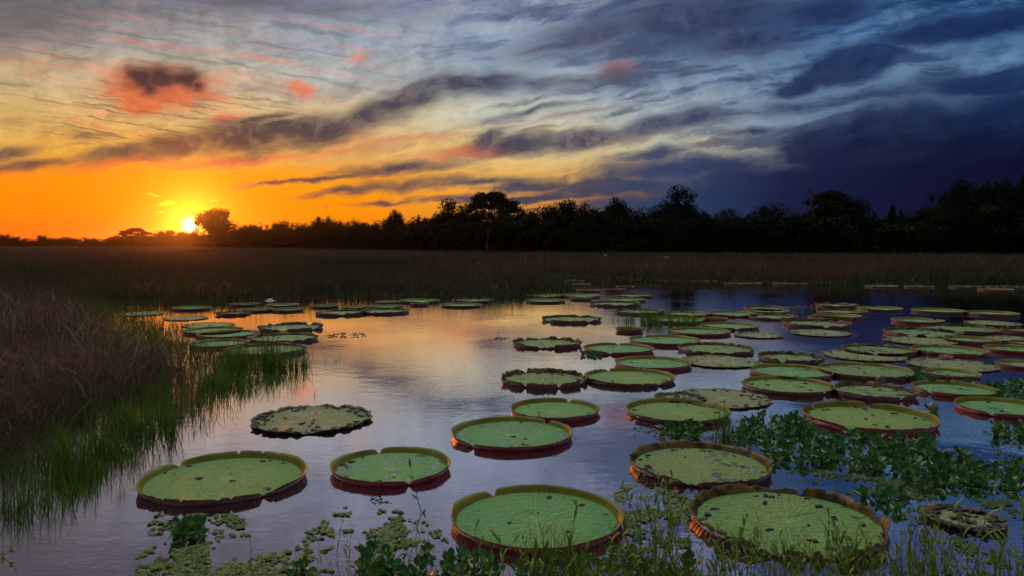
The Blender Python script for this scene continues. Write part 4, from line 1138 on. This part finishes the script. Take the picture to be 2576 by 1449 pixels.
single_shoot('water_plant', [pix3(0,1400,5.6), pix3(22,1412,5.6), pix3(40,1428,5.6), pix3(50,1449,5.6)], [(1,.3,-1,.05,.022), (2,1,.1,.05,.02)], 'second dark twig hanging low at the lower left corner', M['shoot'])
d_ = at(*U(4, 1010, 925))[1]
single_shoot('water_plant', [pix3(*U(4,1012,925),d_), pix3(*U(4,1018,850),d_), pix3(*U(4,1030,765),d_)], [(1,.4,1,.10,.02), (1,-.5,.8,.08,.02)], 'single pale green stalk in front of the torn yellow-rimmed pad', M['shoot'], .006)
d_ = at(*U(4, 1612, 985))[1]
single_shoot('water_plant', [pix3(*U(4,1614,985),d_), pix3(*U(4,1612,920),d_), pix3(*U(4,1622,862),d_)], [], 'bare reddish stalk standing left of the pink flower', M['deadstem'], .007)
for (x0, y0, x1, y1, x2, y2, lab) in [(2110,1330,2050,1290,1985,1300,'dead bent stem lying across the withered pad'), (2250,1340,2200,1290,2150,1310,'dead stem arching over the right of the withered pad'),
                                      (2330,1449,2350,1360,2310,1300,'tall dead stem right of the withered pad')]:
    single_shoot('dead_reed', [pix3(x0,1460,5.3), pix3((x0+x1)/2,(y0+y1)/2+20,5.4), pix3(x1,y1,5.5), pix3(x2,y2,5.5)], [], lab, M['deadstem'], .004)

# fine blades rising from the near margin, too many to count
def margin_grass():
    P = fill(poly_px(0, [(1150,1440),(1560,1420),(1740,1440),(2260,1440),(2620,1430),(2640,1600),(1150,1600)]), 4000) + fill(poly_px(0, [(360,1450),(1150,1430),(1150,1600),(360,1600)]), 700)
    P = np.array([p for p in P if off_pads(*p, -.05)]); P = P[rng.uniform(0, 1, len(P)) < np.clip((vnoise(P[:, 0], P[:, 1], .22, 12) - .45) * 3, .04, 1)]; n = len(P); h = rng.uniform(.14, .50, n) * np.where(P[:, 0] < -.2, .6, 1)
    me = blades('margin_grass', P[:, 0], P[:, 1], -.03, h, rng.uniform(.003, .009, n), rng.normal(0, .2, n) * h, np.abs(rng.normal(.1, .35, n)) * h, np.clip(rng.normal(.6, .25, n), 0, 1), M['green'], 4)
    tag(obj('margin_grass', me), 'fine green blades crowding the near bank at the bottom edge', 'grass', kind='stuff')
margin_grass()

# buds and flowers
def bud(reg, x, y, w, lab, z0=-.03, half=False):
    p = at(*U(reg, x, y)); R_ = (w * REG[reg][2] / 2) * p[1] / F
    r = empty('lily_bud', (p[0], p[1], 0)); mb = MB(); NS, NR = 24, 10; vs = []; fs = []
    for i in range(NR + 1):
        t = i / NR; rad = R_ * math.sin(math.pi * (t * .94 + .04)) ** .75; zz = z0 + 2.1 * R_ * t
        for k in range(NS):
            a = 2 * math.pi * k / NS; q = rad * (1 - .07 * (abs(math.sin(a * 2)) < .12))
            vs.append((q * math.cos(a), q * math.sin(a), zz))
    for i in range(NR):
        for k in range(NS): fs.append((i*NS+k, i*NS+(k+1)%NS, (i+1)*NS+(k+1)%NS, (i+1)*NS+k))
    fs.append(tuple(NR*NS+k for k in range(NS)))
    mb.add(vs, fs); obj('sepals', mb.mesh('sepals', [M['bud']]), r)
    if not half:
        t2 = MB(); t2.tube([(-R_*.9, 0, R_*.9), (-R_*1.25, 0, R_*1.2), (-R_*1.3, 0, R_*1.7)], [R_*.22, R_*.2, R_*.03], 6)
        obj('torn_sepal', t2.mesh('torn_sepal', [M['mud']]), r)
    return tag(r, lab, 'flower bud')
bud(4, 1715, 1400, 108, 'round green bud standing in open water above the plated-rim pad')
bud(4, 1228, 1125, 84, 'brownish bud just showing behind the crumbling-rimmed pad', half=True)
def flower(x, y, d, R_, mat, lab, open_=.7):
    p = pix3(x, y, d); r = empty('lily_flower', (p.x, p.y, max(p.z, .02)))
    for ring, (n, inc) in enumerate([(9, .25 * open_), (8, .75), (6, 1.1)]):
        for k in range(n):
            a = 2 * math.pi * (k + .5 * ring) / n
            mb = MB(); leaf_patch(mb, Vector((0, 0, 0)), Vector((math.cos(a) * math.cos(inc), math.sin(a) * math.cos(inc), math.sin(inc))), Vector((0, 0, 1)), R_ * (1 - .15 * ring), R_ * .38, .25)
            obj('petal', mb.mesh('petal', [mat]), r)
    return tag(r, lab, 'flower')
ux, uy = U(1, 1985, 204); flower(ux, uy, 27, .22, M['white'], 'open white water lily flower under the dark bank, left of centre')
ux, uy = U(4, 1812, 900); flower(ux, uy, at(ux, uy + 3)[1], .12, M['pink'], 'left pink flower on the back edge of the flat pale pad')
ux, uy = U(4, 1858, 898); flower(ux, uy, at(ux, uy + 3)[1], .12, M['pink'], 'right pink flower on the back edge of the flat pale pad')

def single_out():
    """the outermost ones of each look-alike group are named for it"""
    by = {}
    for o in bpy.data.objects:
        if o.parent is None and o.get('group') and o.get('category') in ('water hyacinth', 'grass tuft', 'grass shoot', 'tree') and o.name in COL.objects:
            by.setdefault(o['label'], []).append(o)
    for lab, L in by.items():
        if len(L) < 5: continue
        if len(L) > 18:      # large drifts and stands: name the part of it each one is in
            a = sorted(o.location.x / o.location.y for o in L); n = len(a); cut = [a[n // 4], a[n // 2], a[3 * n // 4]]
            b = sorted(o.location.y for o in L)[n // 2]
            for o in L:
                q = sum(o.location.x / o.location.y > c for c in cut)
                part = ('far ' if o.location.y > b else 'near ') + ('left end', 'left middle', 'right middle', 'right end')[q]
                if len(lab.split()) <= 13: o['label'] = lab + ', ' + part
                else: o['label'] = ' '.join(lab.split()[:13]) + ', ' + part
            continue
        for w, key in (('leftmost', lambda o: o.location.x / o.location.y), ('rightmost', lambda o: -o.location.x / o.location.y), ('nearest', lambda o: o.location.y), ('farthest', lambda o: -o.location.y)):
            L2 = [o for o in L if o['label'] == lab]
            o = min(L2, key=key); words = (w + ' ' + lab).split()
            if len(words) <= 16: o['label'] = ' '.join(words)

# ------------------------------------------------------------------ forest along the horizon
def crown_cards(centres, sizes, n, ls, seedv=0, tri=False):
    """leaf clumps as many small folded cards spread through the given balls"""
    C = np.array(centres); S = np.array(sizes); w = S[:, 0] * S[:, 2]; w = w / w.sum()
    idx = rng.choice(len(C), n, p=w)
    v = rng.normal(0, 1, (n, 3)); v /= np.linalg.norm(v, axis=1)[:, None]
    r = rng.uniform(0, 1, n) ** .5
    # break the balls up: keep leaves only where a coarse noise says there is a twig
    P = C[idx] + v * r[:, None] * S[idx] * (1 + .22 * rng.normal(0, 1, n))[:, None]
    a = rng.normal(0, 1, (n, 3)); a /= np.linalg.norm(a, axis=1)[:, None]
    b = np.cross(a, rng.normal(0, 1, (n, 3))); b /= np.linalg.norm(b, axis=1)[:, None]
    s = (ls * rng.uniform(.6, 1.4, n))[:, None]
    V = np.stack([P - a * s - b * s * .5, P + a * s - b * s * .35, P + a * s * .8 + b * s * .5, P - a * s * .7 + b * s * .6], 1)
    Q = np.arange(n * 4).reshape(n, 4)
    return np_mesh('crown', V.reshape(-1, 3), Q, M['crown'], None, False)

def make_tree(kind):
    """unit trees, 10 m tall and about as wide, scaled where they stand"""
    r = empty('tree', (0, 0, 0)); mb = MB(); C = []; S = []
    U_ = random.uniform
    def dome(n, rx, z0, z1, k, shell=.6, sq=.8, ry=None, pw=2.0):
        """clumps on and inside a dome with an uneven outline"""
        sd = random.random() * 50
        for _ in range(n):
            a = U_(0, 6.283); e = math.asin(U_(-.25, 1)); q = U_(shell, 1)
            lump = 1 + .12 * mnoise.noise(Vector((math.cos(a) * 2, math.sin(e) * 3, sd)))
            cx = math.cos(a) * math.cos(e) * rx * q * lump; cy = math.sin(a) * math.cos(e) * (ry or rx) * q * lump
            cz = z0 + (z1 - z0) * max(-.3, math.sin(e)) * q * lump
            kk = k * U_(.6, 1.3); C.append((cx, cy, cz)); S.append((kk, kk, kk * sq))
    fork = 3.2; n = 3600; ls = .155
    if kind == 'round': dome(50, 4.2, 4.9, 9.2, 1.35, .35, .85); fork = 3.0; n = 10000
    elif kind == 'dense': dome(60, 4.4, 2.4, 9.0, 1.5, .3, .9); fork = 2.2; n = 11000
    elif kind == 'bush': dome(56, 4.4, .9, 9.0, 1.6, .25, .9); fork = 1.2; n = 8500
    elif kind == 'umbrella':
        for _ in range(44):
            a = U_(0, 6.283); q = math.sqrt(U_(0, 1)); kk = U_(.6, 1.15)
            C.append((math.cos(a) * q * 4.6, math.sin(a) * q * 4.0, 9.4 - 3.2 * q * q + U_(-.5, .3))); S.append((kk * 1.1, kk * 1.1, kk * .6))
        for _ in range(10):
            a = U_(0, 6.283); C.append((math.cos(a) * U_(2, 4), math.sin(a) * 3, U_(4.6, 6.2))); S.append((.7, .7, .45))
        fork = 3.6; n = 10000
    elif kind == 'flat':
        for lv, (zz, rr) in enumerate(((9.5, 2.8), (8.3, 4.4), (6.6, 3.6), (5.2, 2.2))):
            ox = U_(-1, 1)
            for _ in range(10):
                a = U_(0, 6.283); q = math.sqrt(U_(0, 1)); C.append((ox + math.cos(a) * q * rr, math.sin(a) * q * rr * .7, zz + U_(-.25, .25))); S.append((.85, .85, .42))
        fork = 3.0; n = 3400
    elif kind == 'cone':
        for i in range(26):
            t = i / 25; rr = 2.3 * (1 - t) ** .7 + .15
            C.append((random.gauss(0, rr * .5), random.gauss(0, rr * .5), 3 + 6.6 * t)); S.append((.45 + rr * .35, .45 + rr * .35, .7))
        fork = 2.4; n = 2800
    else:
        dome(30, 3.8, 4.5, 9.5, .7, .3, .9); fork = 2.6; n = 650; ls = .10
    # trunk and limbs reaching into the clumps
    tx = U_(-.3, .3)
    mb.tube([Vector((0, 0, -.3)), Vector((tx * .3, 0, fork * .5)), Vector((tx, 0, fork))], [.34, .26, .22], 8)
    pick = C if kind == 'thin' else random.sample(C, min(len(C), 16))
    for c in pick:
        c = Vector(c); z0 = fork * U_(.75, 1.0); p0 = Vector((tx * z0 / fork, 0, z0))
        mid = Vector((c.x * .55 + U_(-.3, .3), c.y * .55, z0 + (c.z - z0) * .45)); w = .13 if kind != 'thin' else .10
        pts = [p0 * (1 - t) ** 2 + mid * 2 * t * (1 - t) + c * t * t for t in (0, .25, .5, .75, 1)]
        mb.tube(pts, [w, w * .8, w * .6, w * .4, w * .15], 5, cap=False)
        if kind in ('thin', 'round', 'umbrella'):
            for _ in range(4):
                e = c + Vector((random.gauss(0, .7), random.gauss(0, .7), random.gauss(.3, .5)))
                mb.tube([pts[3], (pts[3] + e) / 2 + Vector((0, 0, .1)), e], [w * .35, w * .22, w * .08], 4, cap=False)
    obj('trunk', mb.mesh('trunk', [M['bark']]), r)
    obj('crown', crown_cards(C, S, n, ls), r)
    xs = [c[0] - s_[0] * .85 for c, s_ in zip(C, S)] + [c[0] + s_[0] * .85 for c, s_ in zip(C, S)]
    r['_w'] = max(xs) - min(xs); r['_c'] = (max(xs) + min(xs)) / 2
    r['_t'] = max(c[2] + s_[2] * .9 for c, s_ in zip(C, S))
    return r
KINDS = {k: [make_tree(k) for _ in range(n)] for k, n in (('round', 3), ('dense', 4), ('umbrella', 2), ('bush', 4), ('thin', 2), ('cone', 1), ('flat', 2))}
tw = {}
for k, L in KINDS.items():
    for i, t in enumerate(L):
        tw[(k, i)] = (t['_w'], t['_c'], t['_t'])
        for q in ('_w', '_c', '_t'): del t[q]
tused = set()
def tree(kind, x, top, width, d, label, group=None, name='tree', idx=None):
    i = random.randrange(len(KINDS[kind])) if idx is None else idx
    if idx is None:
        free = [j for j in range(len(KINDS[kind])) if (kind, j) not in tused]
        if free: i = free[0]
    w, c, t = tw[(kind, i)]
    src = KINDS[kind][i]
    if (kind, i) in tused: o = copy_tree(src)
    else: o = src; tused.add((kind, i))
    hgt = H + (HZ - top) * d / F; wd = width * d / F
    sx = wd / w * 1.22; sz = hgt / t * 1.06
    flip = random.choice([-1, 1])
    o.location = ((x - 1288) * d / F - c * sx * flip, d, 0)
    o.scale = (sx * flip, sx, sz); o.rotation_euler = (0, 0, 0)
    o.name = name
    tag(o, label, 'tree', group); return o

# named silhouettes: kind, centre, top, width, distance, label
SIL = [
 ('umbrella', 345, 576, 62, 400, 'flat-topped tree left of the setting sun'),
 ('dense', 418, 580, 56, 395, 'low dense tree close left of the setting sun'),
 ('dense', 458, 584, 44, 390, 'small dense tree directly under the sun'),
 ('round', 535, 529, 92, 330, 'round lacy tree standing against the right side of the sun'),
 ('thin', 660, 562, 46, 300, 'sparse twiggy tree right of the lacy tree'),
 ('dense', 622, 566, 44, 300, 'low broken tree just right of the lacy tree'),
 ('dense', 703, 556, 56, 290, 'low bushy tree in the left half of the dark line, first hump'),
 ('dense', 815, 546, 66, 270, 'humped tree in front of the orange sky, left of the small stalked one'),
 ('cone', 803, 548, 22, 268, 'spiky small top rising beside the humped tree'),
 ('bush', 893, 553, 46, 250, 'small rounded tree left of the stalked one'),
 ('round', 993, 531, 54, 220, 'small stalked round tree against orange sky'),
 ('cone', 1052, 543, 16, 215, 'tiny pointed treetop left of the big pair'),
 ('round', 1135, 508, 108, 190, 'big rounded tree with gaps, left of the tall umbrella tree'),
 ('umbrella', 1236, 491, 128, 180, 'tall umbrella-shaped tree with sky showing through its crown'),
 ('round', 1420, 511, 120, 165, 'broad tree humped just right of centre'),
 ('dense', 1450, 508, 90, 168, 'second crown of the broad hump right of centre'),
 ('dense', 1385, 518, 80, 170, 'left shoulder tree of the broad hump right of centre'),
 ('round', 1549, 500, 76, 160, 'round tree with an airy top between the broad hump and the tall lacy one'),
 ('round', 1712, 477, 116, 155, 'tall lacy spreading tree right of centre'),
 ('thin', 1840, 526, 60, 160, 'thin bare-topped tree right of the lacy spreading one'),
 ('dense', 1938, 519, 96, 150, 'dark dome-shaped tree left of the dead snag'),
 ('thin', 2000, 516, 70, 152, 'pinkish twiggy tree beside the dead snag'),
 ('umbrella', 2095, 489, 110, 145, 'layered spreading tree right of the dead snag'),
 ('dense', 2140, 500, 110, 146, 'sloping right half of the layered spreading tree group'),
 ('cone', 2243, 520, 34, 150, 'small double-pointed treetop in the low gap, left point'),
 ('cone', 2268, 532, 26, 150, 'small double-pointed treetop in the low gap, right point'),
 ('flat', 2308, 537, 56, 148, 'little flat-topped tree left of the great dark mass'),
 ('dense', 2362, 491, 96, 142, 'left flank tree of the great dark mass at the right'),
 ('dense', 2448, 462, 150, 138, 'highest dome of the great dark mass at the right'),
 ('round', 2500, 466, 130, 139, 'tree with pale limbs showing in the right of the great dark mass'),
 ('umbrella', 2590, 448, 84, 130, 'layered tree cut by the right edge of the view'),
]
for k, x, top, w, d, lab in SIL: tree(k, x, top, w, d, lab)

# the unbroken line between and below them
ln_x = [-500, 0, 120, 200, 300, 480, 600, 700, 800, 940, 1040, 1120, 1300, 1480, 1600, 1800, 1880, 2040, 2200, 2290, 2380, 2600, 3100]
ln_y = [597, 597, 595, 601, 594, 583, 571, 563, 560, 560, 559, 542, 533, 526, 529, 533, 538, 533, 546, 550, 512, 492, 472]
ln_d = [430, 430, 425, 420, 415, 400, 330, 300, 275, 240, 215, 195, 178, 168, 162, 160, 156, 150, 150, 150, 144, 136, 130]
x = -260
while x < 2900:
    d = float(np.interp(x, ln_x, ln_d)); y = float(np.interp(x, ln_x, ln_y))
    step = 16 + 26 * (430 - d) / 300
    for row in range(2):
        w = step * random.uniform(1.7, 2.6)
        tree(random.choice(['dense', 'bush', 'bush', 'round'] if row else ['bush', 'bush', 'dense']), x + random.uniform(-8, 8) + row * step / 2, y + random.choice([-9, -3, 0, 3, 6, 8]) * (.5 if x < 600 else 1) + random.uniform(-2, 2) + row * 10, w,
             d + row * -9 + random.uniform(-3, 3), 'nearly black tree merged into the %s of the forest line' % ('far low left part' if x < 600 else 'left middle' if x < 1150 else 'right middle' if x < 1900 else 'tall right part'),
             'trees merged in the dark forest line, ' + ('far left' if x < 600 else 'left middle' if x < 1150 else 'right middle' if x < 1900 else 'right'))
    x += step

# undergrowth closing the wall of the forest
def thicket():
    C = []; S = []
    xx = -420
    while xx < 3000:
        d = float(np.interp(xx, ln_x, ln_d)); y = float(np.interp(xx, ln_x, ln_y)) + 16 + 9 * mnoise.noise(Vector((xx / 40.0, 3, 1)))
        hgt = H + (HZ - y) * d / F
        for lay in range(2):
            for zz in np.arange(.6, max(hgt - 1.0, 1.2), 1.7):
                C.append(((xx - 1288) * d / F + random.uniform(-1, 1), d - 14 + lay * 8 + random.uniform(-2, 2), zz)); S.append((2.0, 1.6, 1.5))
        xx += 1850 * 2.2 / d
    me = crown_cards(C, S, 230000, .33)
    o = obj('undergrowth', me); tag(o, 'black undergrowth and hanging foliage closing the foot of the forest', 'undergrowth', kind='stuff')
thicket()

# dead snag and the pale trunk
def snag():
    d = 143; r = empty('dead_tree', ((2050 - 1288) * d / F, d, 0)); mb = MB(); o = Vector(((2050 - 1288) * d / F, d, 0))
    p = lambda x, y: pix3(x, y, d) - o
    mb.tube([Vector((0, 0, 0)), p(2050, 560), p(2048, 530), p(2042, 505), p(2040, 490)], [.42, .38, .34, .27, .22], 8)
    mb.tube([p(2040, 492), p(2036, 478), p(2030, 472), p(2027, 471)], [.22, .16, .12, .05], 6)
    mb.tube([p(2033, 475), p(2036, 468), p(2037, 463)], [.13, .1, .04], 6)
    mb.tube([p(2041, 495), p(2046, 482), p(2045, 466)], [.2, .14, .08], 6)
    mb.tube([p(2042, 505), p(2039, 498), p(2038, 480)], [.12, .09, .05], 6)
    obj('trunk', mb.mesh('trunk', [M['twig']]), r); tag(r, 'bare dead snag forking above the forest on the right', 'dead tree')
snag()
def pale_trunk():
    d = 120; b = Vector(((1227 - 1288) * d / F, d, 0)); r = empty('tree', b); mb = MB()
    mb.tube([Vector((0, 0, 0)), Vector((-.1, 0, 1.6)), Vector((.05, 0, 3.6)), Vector((-.1, 0, 5.2))], [.24, .20, .17, .12], 8)
    obj('trunk', mb.mesh('trunk', [M['twig']]), r)
    C = [(random.gauss(0, 1.6), random.gauss(0, .8), 5.2 + random.uniform(-.6, 1.8)) for _ in range(9)]
    obj('crown', crown_cards(C, [(1.2, 1.0, .9)] * 9, 1300, .2), r)
    tag(r, 'tree whose pale trunk shows at the foot of the forest below the umbrella tree', 'tree')
pale_trunk()

# two marsh birds over the meadow
def bird(x, y, d, up, lab):
    p = pix3(x, y, d); r = empty('bird', p, 0, .55); mb = MB()
    mb.tube([Vector((-.30, 0, -.04)), Vector((-.15, 0, 0)), Vector((.05, 0, .02)), Vector((.22, 0, .03)), Vector((.34, 0, .07)), Vector((.46, 0, .06))], [.02, .07, .09, .05, .035, .006], 8)
    obj('body', mb.mesh('body', [M['feather']]), r)
    for sgn in (-1, 1):
        w = MB(); vs = []; n = 5
        for i in range(n + 1):
            t = i / n; c = Vector((.02 - .12 * t * t, sgn * .62 * t * (1 - .35 * up * t), .05 + up * .55 * t ** 1.3)); ch = .20 * (1 - t) ** .6 + .01
            vs += [c + Vector((ch * .5, 0, 0)), c - Vector((ch * .5, 0, .01)), c + Vector((0, 0, .018))]
        fs = []
        for i in range(n):
            a = i * 3; fs += [(a, a + 3, a + 5, a + 2), (a + 2, a + 5, a + 4, a + 1), (a + 1, a + 4, a + 3, a)]
        w.add(vs, fs); obj('wing', w.mesh('wing', [M['feather']]), r)
    r.rotation_euler = (0, 0, R(60)); return tag(r, lab, 'bird')
bird(1524, 643, 62, .9, 'pale bird with raised wings flying low over the meadow right of centre')
bird(1676, 648, 66, .3, 'second pale bird, lower and further right over the meadow')

single_out()

# ------------------------------------------------------------------ evening air
def haze():
    m = bpy.data.materials.new('haze'); m.use_nodes = True; t = m.node_tree; t.nodes.clear(); g = NT(t)
    v = g.new('ShaderNodeVolumePrincipled'); v.inputs['Color'].default_value = (.95, .93, .92, 1)
    v.inputs['Density'].default_value = HAZE; v.inputs['Anisotropy'].default_value = .95
    o = g.new('ShaderNodeOutputMaterial'); g.put(o.inputs['Volume'], v.outputs[0])
    x0, x1, y0, y1, z0, z1 = -3100, 3100, -100, 3100, -1.0, 40.0
    vs = [(x, y, z) for z in (z0, z1) for y in (y0, y1) for x in (x0, x1)]
    me = bpy.data.meshes.new('haze'); me.from_pydata(vs, [], [(0,2,3,1),(4,5,7,6),(0,1,5,4),(2,6,7,3),(0,4,6,2),(1,3,7,5)]); me.materials.append(m)
    tag(obj('haze', me), 'thin evening air between the bank and the forest', kind='stuff')
HAZE = 0.00005
haze()
for k, L in KINDS.items():            # a kind of tree the wood did not need is not left standing
    for i, t in enumerate(L):
        if (k, i) not in tused:
            for ch in list(t.children): bpy.data.objects.remove(ch)
            bpy.data.objects.remove(t)
for o in [o for o in COL.objects if o.parent is None and o.type == 'EMPTY' and 'label' not in o.keys()]:
    for ch in list(o.children): bpy.data.objects.remove(ch)
    bpy.data.objects.remove(o)
